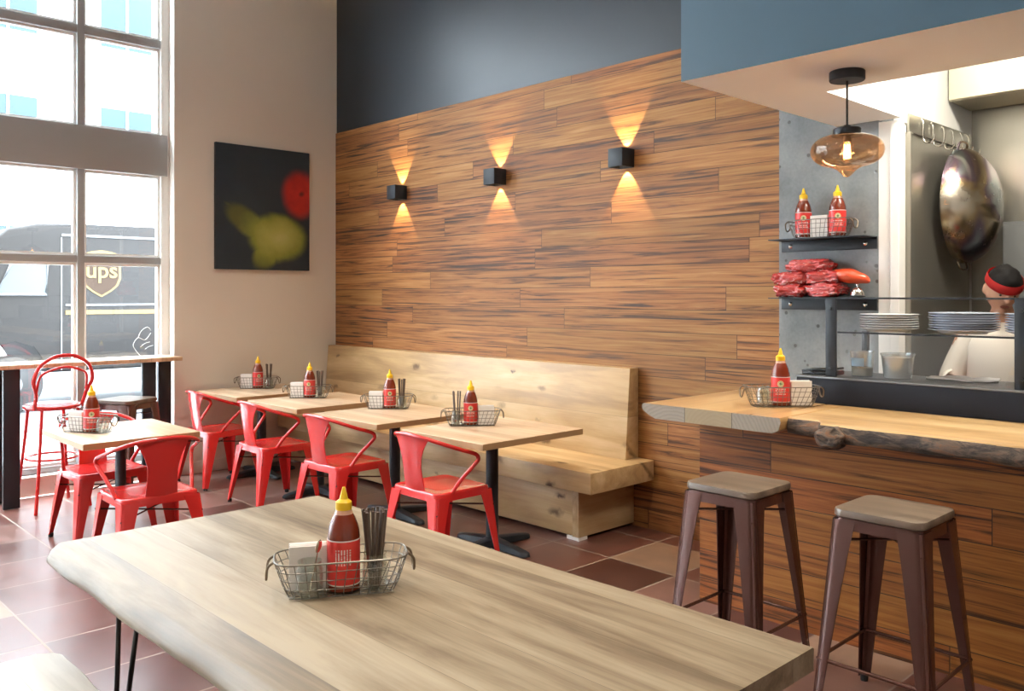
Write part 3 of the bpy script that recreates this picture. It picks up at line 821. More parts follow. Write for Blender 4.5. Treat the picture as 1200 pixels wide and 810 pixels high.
# plates
def plate_bm(r):
    bm = B(); lathe(bm, [(0, .004), (r * .55, .004), (r * .60, .0), (r * .66, .0), (r * .70, .006), (r * .95, .016), (r, .0185), (r * .995, .021), (r * .93, .0195), (r * .68, .010), (0, .008)], 40); return bm
ordi = ['topmost', 'second from the top', 'third from the top', 'fourth from the top', 'fifth from the top', 'sixth from the top', 'seventh from the top', 'eighth from the top']
for (px, py, r, nn, m, nm, gp) in ((5.600, -.335, .137, 7, 'plate', 'grey-white plate, {} in the stack beside the steel post', 'plates stacked beside the steel post'),
                               (5.930, -.285, .152, 8, 'plateblue', 'blue-white plate, {} in the stack in front of the cook', 'plates stacked in front of the cook'),
                               (6.235, -.30, .12, 8, 'plateblue', 'blue-white plate, {} in the stack behind the far guard post', 'plates stacked behind the far guard post')):
    src = None; dz = .0112
    for k in range(nn):
        if src is None: o = src = finish(plate_bm(r), 'dinner_plate', M[m], None, angle=50)
        else: o = src.copy(); COL.objects.link(o)
        o.location = (px + random.uniform(-.003, .003), py + random.uniform(-.003, .003), 1.3855 + k * dz)
        tag(o, nm.format(ordi[nn - 1 - k]), 'plate', gp)

# deli containers
def deli(x, y, label, h, r, fill, fillmat, print_):
    t = thing('deli_container', label, 'container', (x, y, 1.157))
    bm = B(); lathe(bm, [(0, 0), (r * .80, 0), (r * .82, .004), (r * .97, h - .012), (r * 1.02, h - .010), (r * 1.03, h), (r * .99, h), (r * .93, h - .014), (r * .79, .006), (0, .004)], 32); finish(bm, 'tub', M['plastic'], t)
    bm = B(); lathe(bm, [(0, .006), (r * .77, .006), (r * (.77 + .15 * fill / h), fill), (0, fill + .002)], 28); finish(bm, 'contents', fillmat, t)
    if print_:
        bm = B(); N = 10; L = []
        for z in (h * .42, h * .74):
            rr = r * (.82 + .15 * z / h) + .0012
            L.append([(rr * math.cos(a), rr * math.sin(a), z) for a in [-2.3 + 1.3 * k / N for k in range(N + 1)]])
        loft(bm, L, cap=False, closed=False); finish(bm, 'printed_label', M['bluelab'], t)
M['bluelab'] = simple('blue_print', (.25, .42, .58), .5)
M['cream_sauce'] = simple('yellow_sauce', (.62, .55, .30), .4); M['whitefill'] = simple('white_filling', (.80, .80, .78), .5)
deli(5.478, -.37, 'clear plastic tub with a blue print and little yellow sauce', .128, .060, .045, M['cream_sauce'], True)
deli(5.655, -.37, 'clear plastic tub filled with white stuff under the plate stack', .125, .078, .105, M['whitefill'], False)
# cloth and dark folder on the ledge
b2 = B(); bmesh.ops.create_grid(b2, x_segments=24, y_segments=14, size=.5)
for v in b2.verts:
    x, y = v.co.x * .30, v.co.y * .16
    v.co = Vector((x, y, .012 + .012 * mnoise.noise(Vector((x * 16, y * 16, 2)))))
ex = bmesh.ops.solidify(b2, geom=b2.faces[:], thickness=.006)
o = finish(b2, 'kitchen_cloth', M['paper'], None); o.location = (5.915, -.25, 1.158); o.rotation_euler = (0, 0, .2)
tag(o, 'crumpled white cloth lying on the ledge behind the glass', 'cloth')
t = thing('bill_tray', 'black bill tray lying on the left end of the dark ledge', 'tray', (5.285, -.40, 1.158), .1)
bm = B(); box(bm, (-.085, -.07, 0), (.085, .07, .018), .004); finish(bm, 'tray_base', M['black'], t)
bm = B(); box(bm, (-.085, -.07, .018), (.085, .07, .026), .003, M=Matrix.Translation((0, 0, .003)) @ Matrix.Rotation(math.radians(-4), 4, 'Y')); finish(bm, 'lid', M['black'], t)

# ------------------------------------------------------------------ shelves on the concrete
def wallshelf(z, label):
    t = thing('wall_shelf', label, 'shelf', (0, 0, z), 0, 'black steel shelves on the concrete')
    bm = B(); box(bm, (4.835, -.165, -.006), (5.397, -.006, 0), .001); finish(bm, 'shelf_board', M['slate'], t)
    bm = B(); box(bm, (4.835, -.012, -.068), (5.397, -.005, -.006), .001); ap = finish(bm, 'wall_flange', M['slate'], t)
    for x in (4.893, 5.335):
        bm = B(); lathe(bm, [(0, 0), (.012, 0), (.012, .004), (.006, .009), (0, .010)], 14, M=Matrix.Translation((x, -.012, -.036)) @ Matrix.Rotation(PI / 2, 4, 'X')); finish(bm, 'bolt', M['chrome'], ap)
wallshelf(1.886, 'upper black steel wall shelf holding a wire basket of sauce bottles')
wallshelf(1.552, 'lower black steel wall shelf holding the pile of red plastic bags')

# red bags
def bag(x, y, z, sx, sy, sz, rz, label, seed):
    """plastic pillow bag: pinched flat at both sealed ends, crinkled skin"""
    b2 = B(); bmesh.ops.create_icosphere(b2, subdivisions=5, radius=1.)
    q = lambda a, e: math.copysign(abs(a) ** e, a)
    for v in b2.verts:
        c = v.co; px = q(c.x, .55)
        k = 1 - .45 * abs(px) ** 5
        big = mnoise.noise(Vector((c.x * 2.1 + seed * 3.3, c.y * 1.6, c.z * 1.6 + seed)))
        crk = .16 * abs(mnoise.noise(Vector((px * 4. + seed, c.y * 4, c.z * 4)))) + .09 * abs(mnoise.noise(Vector((px * 10, c.y * 8 + seed, c.z * 9))))
        v.co = Vector((px * sx, q(c.y, .7) * sy, q(c.z, .62) * sz * k)) * (1.10 + .30 * big - crk * 1.6)
    zmin = min(v.co.z for v in b2.verts)
    for v in b2.verts: v.co.z -= zmin
    o = finish(b2, 'plastic_bag', M['bag'], None, angle=180); o.location = (x, y, z); o.rotation_euler = (0, 0, rz)
    return tag(o, label, 'bag', 'red plastic bags on the lower shelf')
bag(4.945, -.085, 1.553, .105, .070, .036, .1, 'red plastic bag at the bottom of the pile on its bench side', 1)
bag(5.150, -.085, 1.553, .105, .070, .040, -.1, 'red plastic bag at the bottom of the pile beside the metal bell', 2)
bag(4.945, -.085, 1.618, .108, .066, .038, .2, 'red plastic bag in the middle layer over the shelf end', 3)
bag(5.135, -.085, 1.626, .108, .066, .036, 0., 'red plastic bag in the middle layer at the centre of the pile', 4)
bag(5.055, -.080, 1.688, .128, .062, .036, .05, 'red plastic bag on top of the pile', 5)
b2 = B(); bmesh.ops.create_icosphere(b2, subdivisions=4, radius=1.)
for v in b2.verts:
    k = 1 - .25 * max(0, v.co.x); v.co = Vector((v.co.x * .115, v.co.y * .055 * k, v.co.z * .040 * k - .012 * (v.co.x) ** 2))
lumpy(b2, .006, 16., 8)
zm = min(v.co.z for v in b2.verts)
for v in b2.verts: v.co.z -= zm
M['orange'] = simple('orange_red_wrap', (.66, .075, .025), .3, coat=.5)
o = finish(b2, 'wrapped_packet', M['orange'], None, angle=80); o.location = (5.275, -.085, 1.632); o.rotation_euler = (0, .16, 0)
tag(o, 'smooth orange-red packet sticking out of the bag pile above the metal bell', 'packet')
t = thing('service_bell', 'small chrome service bell at the end of the lower wall shelf', 'bell', (5.330, -.10, 1.5525))
bm = B(); lathe(bm, [(0, 0), (.040, 0), (.040, .010), (.034, .012), (0, .012)], 24); finish(bm, 'base', M['black'], t)
bm = B(); lathe(bm, [(.038, .014), (.037, .026), (.028, .046), (.012, .056), (0, .058)], 24); finish(bm, 'dome', M['chrome'], t)
bm = B(); lathe(bm, [(0, .057), (.004, .058), (.004, .066), (.008, .068), (.007, .074), (0, .076)], 12); finish(bm, 'button', M['chrome'], t)

# ------------------------------------------------------------------ condiment baskets
def make_basket():
    t = thing('wire_basket', '', 'basket')
    n = 5
    def ring(w, d, r, z): return [(p[0], p[1], z) for p in rrect(w, d, r, n)]
    bm = B(); tube(bm, ring(.36, .165, .055, .100), .0026, 6, closed=True); finish(bm, 'rim', M['wire'], t)
    bm = B()
    lv = [(.290, .115, .045, .0025), (.312, .132, .05, .026), (.330, .147, .052, .052), (.346, .157, .054, .077)]
    for w, d, r, z in lv: tube(bm, ring(w, d, r, z), .0014, 5, closed=True)
    a = rrect(.36, .165, .055, n); b = rrect(.312, .132, .05, n); c = rrect(.290, .115, .045, n)
    def along(P, k):
        P = P + [P[0]]; ds = [math.dist(P[i], P[i + 1]) for i in range(len(P) - 1)]; tot = sum(ds); s = k * tot
        for i, dd in enumerate(ds):
            if s <= dd or i == len(ds) - 1:
                u = s / dd if dd else 0; return (P[i][0] + (P[i + 1][0] - P[i][0]) * u, P[i][1] + (P[i + 1][1] - P[i][1]) * u)
            s -= dd
    NV = 34
    for k in range(NV):
        pa, pb_, pc = along(a, k / NV), along(b, k / NV), along(c, k / NV)
        tube(bm, [(*pa, .100), (*pb_, .026), (*pc, .0025)], .0014, 5)
    for i in range(7):
        y = -.05 + .1 * i / 6; tube(bm, [(-.14, y, .0025), (.14, y, .0025)], .0013, 5)
    for i in range(11):
        x = -.125 + .25 * i / 10; tube(bm, [(x, -.055, .0035), (x, .055, .0035)], .0013, 5)
    finish(bm, 'wire_mesh', M['wire'], t)
    for s in (-1, 1):
        bm = B(); tube(bm, bez([(s * .178, -.030, .100), (s * .196, -.032, .085), (s * .200, -.015, .050), (s * .200, .015, .050), (s * .196, .032, .085), (s * .178, .030, .100)], 5), .0035, 8); finish(bm, 'handle', M['handle'], t)
    return t
def make_bottle():
    t = thing('sauce_bottle', '', 'bottle')
    r = .0445
    bm = B(); lathe(bm, [(0, 0), (r * .9, 0), (r, .004), (r, .145), (r * .97, .160), (r * .86, .180), (r * .68, .200), (r * .52, .212), (r * .46, .216), (0, .216)], 32); finish(bm, 'body', M['sauce'], t)
    bm = B(); lathe(bm, [(0, .208), (r * .58, .208), (r * .48, .219), (r * .44, .224), (0, .224)], 24); finish(bm, 'neck', M['neck'], t)
    bm = B(); lathe(bm, [(r + .0006, .018), (r + .0006, .142)], 40); finish(bm, 'paper_label', M['label'], t)
    bm = B(); lathe(bm, [(0, .219), (.0215, .219), (.0225, .222), (.0220, .240), (.0175, .244), (.0120, .248), (.0088, .262), (.0052, .274), (.0042, .280), (0, .281)], 24); finish(bm, 'cap', M['yellow'], t)
    return t
def make_jar():
    t = thing('glass_jar', '', 'jar')
    bm = B(); lathe(bm, [(0, 0), (.030, 0), (.036, .006), (.036, .068), (.031, .082), (.033, .092), (.030, .092), (.0285, .082), (.0335, .066), (.0335, .008), (0, .006)], 28); finish(bm, 'jar_body', M['jar'], t)
    return t
def make_stick():
    bm = B(); tube(bm, [(0, 0, 0), (0, 0, .205)], [.0036, .0050], 6); return finish(bm, 'chopstick', M['chop'], None)
def make_napkins():
    t = thing('napkin_stack', '', 'napkins')
    bm = B()
    for k in range(9):
        box(bm, (-.050 + random.uniform(-.002, .002), -.024 + k * .0052, 0), (.050 + random.uniform(-.002, .002), -.0195 + k * .0052, .118 + random.uniform(-.004, .004)), .0008, 1)
    finish(bm, 'paper', M['paper'], t); return t
def make_spoon():
    bm = B(); tube(bm, [(0, 0, 0), (0, 0, .11)], .0022, 6)
    b2 = B(); bmesh.ops.create_icosphere(b2, subdivisions=2, radius=1.)
    for v in b2.verts: v.co = Vector((v.co.x * .012, v.co.y * .003, v.co.z * .019 + .122))
    join(bm, b2); return finish(bm, 'spoon', M['chrome'], None)
srcs = {}
def inst(key, maker, loc, rz, label, cat, group, tilt=None):
    if key not in srcs: o = srcs[key] = maker()
    else: o = copy_tree(srcs[key])
    o.location = loc; o.rotation_euler = (tilt[0], tilt[1], rz) if tilt else (0, 0, rz)
    tag(o, label, cat, group); return o

def condiments(x, y, z, rz, where, bot=(0., 0.), botrz=0., nap=(-.105, .0, .2), jars=((.085, 0.),), sticks=6, spoon=False, sc=1.):
    Rm = Matrix.Rotation(rz, 3, 'Z')
    def at(px, py, pz=0): v = Rm @ Vector((px, py, 0)); return (x + v.x, y + v.y, z + pz)
    inst('basket', make_basket, (x, y, z), rz, f'wire condiment basket {where}', 'basket', 'wire condiment baskets')
    for i, b in enumerate(bot if isinstance(bot, list) else [bot]):
        lab = f'red chilli sauce bottle with yellow cap {where}'
        if isinstance(bot, list): lab = f'red sauce bottle {where}, on the ' + ('plank wall side of the napkins' if i == 0 else 'kitchen side of the napkins')
        inst('bottle', make_bottle, at(b[0], b[1], .0055), botrz, lab, 'bottle', 'chilli sauce bottles')
    if nap: inst('nap', make_napkins, at(nap[0], nap[1], .0055), rz + nap[2], f'stack of white paper napkins in the basket {where}', 'napkins', 'napkin stacks')
    for j, (jx, jy) in enumerate(jars):
        inst('jar', make_jar, at(jx, jy, .0055), rz, f'{"glass jar of chopsticks" if j == 0 and sticks else ("glass jar with spoon" if spoon else "clear empty glass jar")} in the basket {where}', 'jar', 'glass jars in the baskets')
        if j == 0:
            for k in range(sticks):
                a = 2 * PI * k / max(sticks, 1) + .4; rr = .013
                p = at(jx + rr * math.cos(a), jy + rr * math.sin(a), .013)
                tl = .055 + .03 * (k % 3)
                inst('stick', make_stick, p, 0, f'dark chopstick standing in the jar {where}', 'chopstick', f'chopsticks in the jar {where}', (-tl * math.sin(a + rz), tl * math.cos(a + rz)))
        elif spoon:
            inst('spoon', make_spoon, at(jx, jy + .008, .014), rz + .8, f'small metal spoon in the jar {where}', 'spoon', None, (.18, .1))
BR = math.radians(46)
CAMX, CAMY = 7.4137, -4.6704
def facecam(x, y, off=0.): return math.atan2(CAMY - y, CAMX - x) + PI / 2 + off
condiments(.27, -.98, .735, BR, 'on the table by the cream wall', botrz=facecam(.27, -.98, .2), jars=((.105, 0.),), bot=(.006, 0.), nap=(-.0915, .0, .0), sticks=6)
condiments(1.21, -1.02, .735, BR, 'on the third table from the bench end', botrz=facecam(1.2, -1.0, -.2), nap=(-.088, 0, .0), bot=(.012, .0), jars=((.095, .0),), sticks=7)
condiments(2.20, -.94, .735, BR - .05, 'on the second table from the bench end', botrz=facecam(2.2, -.95), nap=(-.088, 0, .0), bot=(.012, 0), jars=((.10, .0),), sticks=7)
condiments(3.24, -1.03, .735, BR + .1, 'on the table nearest the bench end', botrz=facecam(3.2, -1.0), bot=(-.01, .004), nap=(.088, .0, .0), jars=((-.098, .0),), sticks=7)
condiments(1.83, -2.90, .735, BR - .3, 'on the lone table near the window', botrz=facecam(1.8, -2.9), bot=(.03, .0), nap=(-.072, .0, .0), jars=((.112, .0),), sticks=0)
condiments(5.355, -3.355, .7515, math.radians(60), 'on the long slab table', botrz=facecam(5.32, -3.33, PI), bot=(.006, -.004), nap=(-.090, .031, .0), jars=((.092, .0), (-.086, -.031)), sticks=14, spoon=True)
condiments(5.252, -.765, ZC + .0005, math.radians(48), 'on the bar countertop', botrz=facecam(5.15, -.69), bot=(-.006, -.002), nap=(.0905, 0., .0), jars=((-.089, .0),), sticks=0)
condiments(5.115, -.088, 1.886, 0., 'on the upper wall shelf', bot=[(-.1, -.004), (.1, -.004)], botrz=facecam(5.05, -.1), nap=(.0, -.0, 0), jars=(), sticks=0)

# ------------------------------------------------------------------ pendant lamp
t = thing('pendant_lamp', 'amber glass pendant lamp hanging from the bulkhead over the counter', 'pendant lamp', (5.752, -1.123, 0))
bm = B(); lathe(bm, [(0, SZ), (.070, SZ), (.072, SZ - .004), (.072, SZ - .036), (.069, SZ - .040), (0, SZ - .040)], 36); finish(bm, 'ceiling_rose', M['slate'], t)
bm = B(); tube(bm, [(0, 0, SZ - .04), (0, 0, 2.282)], .0045, 8); finish(bm, 'cord', M['black'], t)
bm = B(); lathe(bm, [(0, 2.285), (.014, 2.285), (.016, 2.276), (.052, 2.272), (.056, 2.268), (.056, 2.248), (.062, 2.246), (.062, 2.240), (0, 2.240)], 36); finish(bm, 'cap', M['slate'], t)
bm = B()
gp = [(.056, 2.244), (.085, 2.240), (.120, 2.226), (.142, 2.202), (.148, 2.176), (.140, 2.150), (.118, 2.128), (.090, 2.116), (.062, 2.108), (.040, 2.096), (.024, 2.080), (.010, 2.068), (0, 2.064)]
outer = [(p.x, p.y) for p in bez([(a, b, 0) for a, b in gp], 4)]
lathe(bm, outer, 48); lathe(bm, [(max(r - .003, 0), z + .001 if r < .05 else z) for r, z in outer], 48); finish(bm, 'lamp_shade', M['amber'], t, angle=80)
bm = B(); lathe(bm, [(0, 2.240), (.016, 2.240), (.016, 2.214), (0, 2.214)], 16); so = finish(bm, 'socket', M['handle'], t)
bm = B(); lathe(bm, [(.012, 2.214), (.022, 2.196), (.028, 2.170), (.024, 2.148), (.010, 2.134), (0, 2.132)], 20); finish(bm, 'bulb', M['jar'], so)
bm = B()
for k in range(6):
    a = k * PI / 3; tube(bm, [(.011 * math.cos(a), .011 * math.sin(a), 2.205), (.013 * math.cos(a + .5), .013 * math.sin(a + .5), 2.146)], .0022, 6)
finish(bm, 'filament', M['bulb'], so)
L = bpy.data.lights.new('pendant_glow', 'POINT'); L.energy = 2.2; L.color = (1., .66, .36); L.shadow_soft_size = .03
o = link(bpy.data.objects.new('pendant_glow', L)); o.location = (5.752, -1.123, 2.155)

# ------------------------------------------------------------------ kitchen fittings
t = thing('hook_rail', 'steel rail with hooks on the kitchen side wall', 'rail')
bm = B(); box(bm, (5.529, .06, 2.440), (5.540, .995, 2.540), .002); finish(bm, 'rail_plate', M['steel'], t)
for y in (.22, .36, .52, .66, .80, .92):
    bm = B(); tube(bm, bez([(5.541, y, 2.53), (5.552, y, 2.50), (5.552, y, 2.42), (5.575, y, 2.395), (5.605, y, 2.41), (5.61, y, 2.44)], 5), .005, 8); finish(bm, 'hook', M['chrome'], t)
t = thing('wok', 'large heat-tinted steel wok hung on the kitchen wall hooks', 'wok', (5.585, .70, 2.085))
bm = B(); R0 = .335; prof = []
for k in range(17):
    a = (PI / 2) * k / 16; prof.append((R0 * math.sin(a), .20 * math.cos(a)))
MM = Matrix.Rotation(PI / 2, 4, 'Y')
lathe(bm, prof + [(R0 - .006, .0), (R0 - .02, .006)] + [(max((R0 - .006) * math.sin(PI / 2 * (16 - k) / 16), 0), -.0 + .192 * math.cos(PI / 2 * (16 - k) / 16)) for k in range(1, 17)], 56, M=MM); finish(bm, 'bowl', M['wok'], t, angle=60)
for s in (-1, 1):
    bm = B(); tube(bm, bez([(0, -.07, s * .326), (.012, -.05, s * .366), (.012, .05, s * .366), (0, .07, s * .326)], 6), .006, 8); finish(bm, 'loop_handle', M['wok'], t)
t = thing('range_hood', 'stainless range hood across the top of the kitchen', 'hood')
bm = B()
prof = [(.655, 3.0), (.655, 2.705), (.668, 2.695), (.690, 2.700), (.998, 2.690), (.998, 3.0)]
loft(bm, [[(5.53, y, z) for y, z in prof], [(9.5, y, z) for y, z in prof]]); finish(bm, 'canopy', M['hoodsteel'], t, angle=30)
bm = B(); box(bm, (6.10, .651, 2.712), (6.105, .656, 3.0)); finish(bm, 'seam', M['slate'], t, False)
t = thing('refrigerator', 'grey steel cabinet standing behind the cook', 'cabinet')
bm = B(); box(bm, (5.80, .70, 0), (6.22, .995, 1.98), .006); finish(bm, 'cabinet_body', M['greycab'] if 'greycab' in M else M['slate'], t)
bm = B(); box(bm, (5.81, .685, .1), (6.005, .70, 1.96), .003); finish(bm, 'door', M['greycab'] if 'greycab' in M else M['slate'], t)
bm = B(); box(bm, (6.015, .685, .1), (6.21, .70, 1.96), .003); finish(bm, 'door', M['greycab'] if 'greycab' in M else M['slate'], t)
t = thing('kitchen_shelf', 'dark bracketed shelf high on the kitchen back wall', 'shelf')
bm = B(); box(bm, (5.96, .62, 2.075), (7.2, .995, 2.095), .002); finish(bm, 'shelf_board', M['slate'], t)
for x in (6.05, 7.1):
    bm = B(); loft(bm, [[(x, .995, 2.075), (x, .66, 2.075), (x, .995, 1.99)], [(x + .012, .995, 2.075), (x + .012, .66, 2.075), (x + .012, .995, 1.99)]]); finish(bm, 'bracket', M['slate'], t, False)

# ------------------------------------------------------------------ track spotlight high on the dark wall
t = thing('spotlight', 'black spotlight head mounted high on the navy wall', 'spotlight', (1.10, -.02, 4.30))
bm = B(); lathe(bm, [(0, 0), (.05, 0), (.05, .02), (0, .02)], 20, M=Matrix.Translation((0, .028, 0)) @ Matrix.Rotation(PI / 2, 4, 'X')); finish(bm, 'mount', M['black'], t)
bm = B(); tube(bm, [(0, 0, 0), (0, -.11, 0)], .012, 8); finish(bm, 'stem', M['black'], t)
bm = B(); lathe(bm, [(0, .08), (.035, .078), (.052, .05), (.056, -.07), (.050, -.072), (.046, -.03), (0, -.03)], 24, M=Matrix.Translation((0, -.15, -.01)) @ Matrix.Rotation(.5, 4, 'X')); finish(bm, 'head', M['black'], t)

# ------------------------------------------------------------------ cook
def make_cook():
    t = thing('person', 'cook in a white short-sleeved shirt and red headband looking down behind the ledge', 'person', (5.93, .26, 0), math.radians(20))
    # local frame: faces -Y
    me = bpy.data.meshes.new('sk'); o = bpy.data.objects.new('sk', me); COL.objects.link(o)
    V = []; Ed = []; R = []
    def v(p, r, par=None):
        V.append(p); R.append(r)
        if par is not None: Ed.append((par, len(V) - 1))
        return len(V) - 1
    pel = v((0, .03, .96), .125)
    wa = v((0, .03, 1.055), .118, pel); ch = v((0, .02, 1.27), .128, wa); nk = v((0, .015, 1.40), .075, ch); n2 = v((0, -.015, 1.475), .052, nk); hd = v((0, -.03, 1.54), .055, n2)
    hands = {}
    for s in (-1, 1):
        sh = v((s * .165, .02, 1.365), .058, nk); el = v((s * .235, .0 if s > 0 else .03, 1.12), .043, sh)
        wr = v((s * .165 - (.02 if s < 0 else .03), -.17, 1.10), .028, el); hnd = v((s * .135 - .02, -.235, 1.10), .030, wr)
        hands[s] = (V[wr], V[hnd])
        hp = v((s * .09, .03, .90), .092, pel); kn_ = v((s * .10, .0, .49), .058, hp); an = v((s * .105, .03, .09), .038, kn_); v((s * .11, -.08, .035), .035, an)
    me.from_pydata([Vector(p) for p in V], Ed, [])
    md = o.modifiers.new('s', 'SKIN'); 
    for i, sv in enumerate(me.skin_vertices[0].data): sv.radius = (R[i], R[i] * (.80 if i in (0, 1, 2) else 1.)); sv.use_root = (i == 0)
    o.modifiers.new('u', 'SUBSURF').levels = 2
    dg = bpy.context.evaluated_depsgraph_get(); dg.update()
    ev = bpy.data.meshes.new_from_object(o.evaluated_get(dg))
    bm = B(); bm.from_mesh(ev); bpy.data.objects.remove(o); bpy.data.meshes.remove(ev)
    # head
    HM = Matrix.Translation((0, -.045, 1.60)) @ Matrix.Rotation(math.radians(14), 4, 'Z') @ Matrix.Rotation(math.radians(27), 4, 'X') @ Matrix.Rotation(math.radians(6), 4, 'Y')
    hb = B(); bmesh.ops.create_icosphere(hb, subdivisions=4, radius=1.)
    for q in hb.verts:
        c = q.co; w, d, h = .078, .098, .118
        if c.z < 0: w *= 1 - .30 * c.z * c.z * (1 if c.y < .2 else .4); d *= 1 - .12 * c.z * c.z
        if c.y > 0 and c.z < -.2: d *= .72
        y = c.y * d
        for ex in (-.032, .032):                # eye sockets
            e = math.exp(-(((c.x * w - ex) / .016) ** 2 + ((c.z * h - .002) / .014) ** 2))
            if c.y < 0: y += .009 * e
        q.co = Vector((c.x * w, y, c.z * h))
    join(bm, hb, HM)
    def ellip(cx, cy, cz, a, b, c_, M_=HM):
        e = B(); bmesh.ops.create_icosphere(e, subdivisions=3, radius=1.)
        for q in e.verts: q.co = Vector((q.co.x * a + cx, q.co.y * b + cy, q.co.z * c_ + cz))
        join(bm, e, M_)
    ellip(0, -.100, -.022, .013, .020, .016); ellip(0, -.094, -.002, .009, .014, .024)       # nose
    for s in (-1, 1): ellip(s * .080, .008, -.008, .010, .020, .032)                        # ears
    ellip(0, -.083, -.092, .026, .018, .018)                                                 # chin
    # hands: five fingers each, loosely curled
    for s in (-1, 1):
        wr, hn = Vector(hands[s][0]), Vector(hands[s][1]); d = (hn - wr).normalized(); side = d.cross(Vector((0, 0, 1))).normalized(); up = side.cross(d)
        e = B(); bmesh.ops.create_icosphere(e, subdivisions=3, radius=1.)
        B3 = Matrix((side, d, up)).transposed().to_4x4()
        for q in e.verts: q.co = Vector((q.co.x * .042, q.co.y * .050, q.co.z * .017))
        join(bm, e, Matrix.Translation(hn + d * .012) @ B3)
        for k, ln in enumerate((.066, .076, .070, .054)):
            o0 = hn + d * .050 + side * (-.030 + .020 * k)
            p = [o0, o0 + d * ln * .45 + up * .002, o0 + d * ln * .78 - up * .014, o0 + d * ln * .95 - up * .032]
            tube(bm, [x - Vector((0, 0, 0)) for x in p], [.0092, .0088, .0082, .0065], 8)
        ts = -1 if s > 0 else 1
        o0 = hn + side * ts * .034 - d * .01
        tube(bm, [o0, o0 + side * ts * .022 + d * .024 - up * .006, o0 + side * ts * .026 + d * .052 - up * .016], [.012, .0105, .008], 8)
    body = finish(bm, 'body', M['skin'], t, angle=180)
    rm = body.modifiers.new('r', 'REMESH'); rm.mode = 'VOXEL'; rm.voxel_size = .0065; rm.use_smooth_shade = True
    sm = body.modifiers.new('sm', 'SMOOTH'); sm.iterations = 3; sm.factor = .5
    # face details
    for s in (-1, 1):
        e = B(); bmesh.ops.create_uvsphere(e, u_segments=12, v_segments=8, radius=.0085)
        bmesh.ops.transform(e, matrix=HM @ Matrix.Translation((s * .031, -.0770, .001)), verts=e.verts[:]); finish(e, 'eye', M['hair'], t)
    e = B(); bmesh.ops.create_icosphere(e, subdivisions=2, radius=1.)
    for q in e.verts: q.co = HM @ Vector((q.co.x * .024, q.co.y * .008 - .089, q.co.z * .007 - .060))
    finish(e, 'lips', M['lips'], t)
    # hair
    e = B(); bmesh.ops.create_icosphere(e, subdivisions=4, radius=1.)
    for q in e.verts: q.co = Vector((q.co.x * .087, q.co.y * .106, q.co.z * .128))
    kill = [q for q in e.verts if q.co.z < .030 - .35 * max(-.02, q.co.y + .02) - (.0)]
    bmesh.ops.delete(e, geom=kill, context='VERTS'); lumpy(e, .009, 34., 4)
    bmesh.ops.transform(e, matrix=HM, verts=e.verts[:]); bmesh.ops.solidify(e, geom=e.faces[:], thickness=.01); finish(e, 'hair', M['hair'], t, angle=80)
    # headband
    e = B(); Lp = []
    for z, k in ((.022, 1.0), (.030, 1.05), (.055, 1.03), (.068, .985)):
        Lp.append([HM @ Vector((.0845 * k * math.cos(a), .103 * k * math.sin(a) + .002, z + .010 * math.sin(a))) for a in [2 * PI * j / 40 for j in range(40)]])
    loft(e, Lp, cap=False); bmesh.ops.solidify(e, geom=e.faces[:], thickness=.003); finish(e, 'headband', M['band'], t, angle=80)
    # shirt
    e = B(); Lp = []
    for z, a, b, cy in ((.86, .170, .130, .03), (.95, .172, .130, .03), (1.08, .165, .126, .03), (1.2, .180, .132, .022), (1.30, .192, .128, .02), (1.36, .180, .112, .02), (1.40, .130, .090, .012), (1.425, .086, .072, .004), (1.432, .074, .066, .0)):
        Lp.append([(a * math.cos(k) * (1 + .03 * mnoise.noise(Vector((k * 2, z * 9, 1)))), cy + b * math.sin(k) * (1 + .05 * mnoise.noise(Vector((k * 3, z * 7, 4)))), z) for k in [2 * PI * j / 36 for j in range(36)]])
    loft(e, Lp, cap=False)
    for s in (-1, 1):
        sh, el, wr = Vector((s * .130, .02, 1.345)), Vector((s * .235, .0 if s > 0 else .03, 1.12)), Vector((s * .165, -.17, 1.10))
        tube(e, bez([sh, sh.lerp(el, .35), sh.lerp(el, .75), el.lerp(wr, .06), el.lerp(wr, .24)], 4), [.078 - .016 * k / 16 for k in range(17)], 18, cap=False)
        q0, q1 = el.lerp(wr, .18), el.lerp(wr, .30)
        tube(e, [q0, q0.lerp(q1, .2), q0.lerp(q1, .8), q1], [.060, .068, .068, .060], 18, cap=False)
    shirt = finish(e, 'shirt', M['shirt'], t, angle=180)
    e = B(); tube(e, [(.072 * math.cos(2 * PI * j / 28), .002 + .064 * math.sin(2 * PI * j / 28), 1.432 + .010 * math.sin(2 * PI * j / 28)) for j in range(28)], .009, 8, closed=True); finish(e, 'collar', M['shirt'], shirt)
    # trousers and shoes
    e = B()
    Lp = [[(a * math.cos(k), .03 + b * math.sin(k), z) for k in [2 * PI * j / 24 for j in range(24)]] for z, a, b in ((.80, .165, .125), (.90, .170, .128), (1.0, .160, .122))]
    loft(e, Lp)
    for s in (-1, 1): tube(e, [(s * .088, .03, .90), (s * .094, .02, .72), (s * .10, .005, .49), (s * .104, .02, .25), (s * .105, .03, .07)], [.098, .092, .078, .070, .066], 18)
    finish(e, 'trousers', M['trousers'], t, angle=180)
    for s in (-1, 1):
        e = B(); bmesh.ops.create_icosphere(e, subdivisions=3, radius=1.)
        for q in e.verts: q.co = Vector((q.co.x * .050 + s * .11, q.co.y * .135 - .04, max(q.co.z, -.75) * .062 + .0466))
        finish(e, 'shoe', M['rubber'], t)
M['lips'] = simple('lips', (.30, .10, .075), .5)
M['greycab'] = simple('grey_enamel', (.075, .078, .08), .45)
make_cook()
for o in bpy.data.objects:
    if o.parent and o.parent.name == 'refrigerator': o.data.materials[0] = M['greycab']

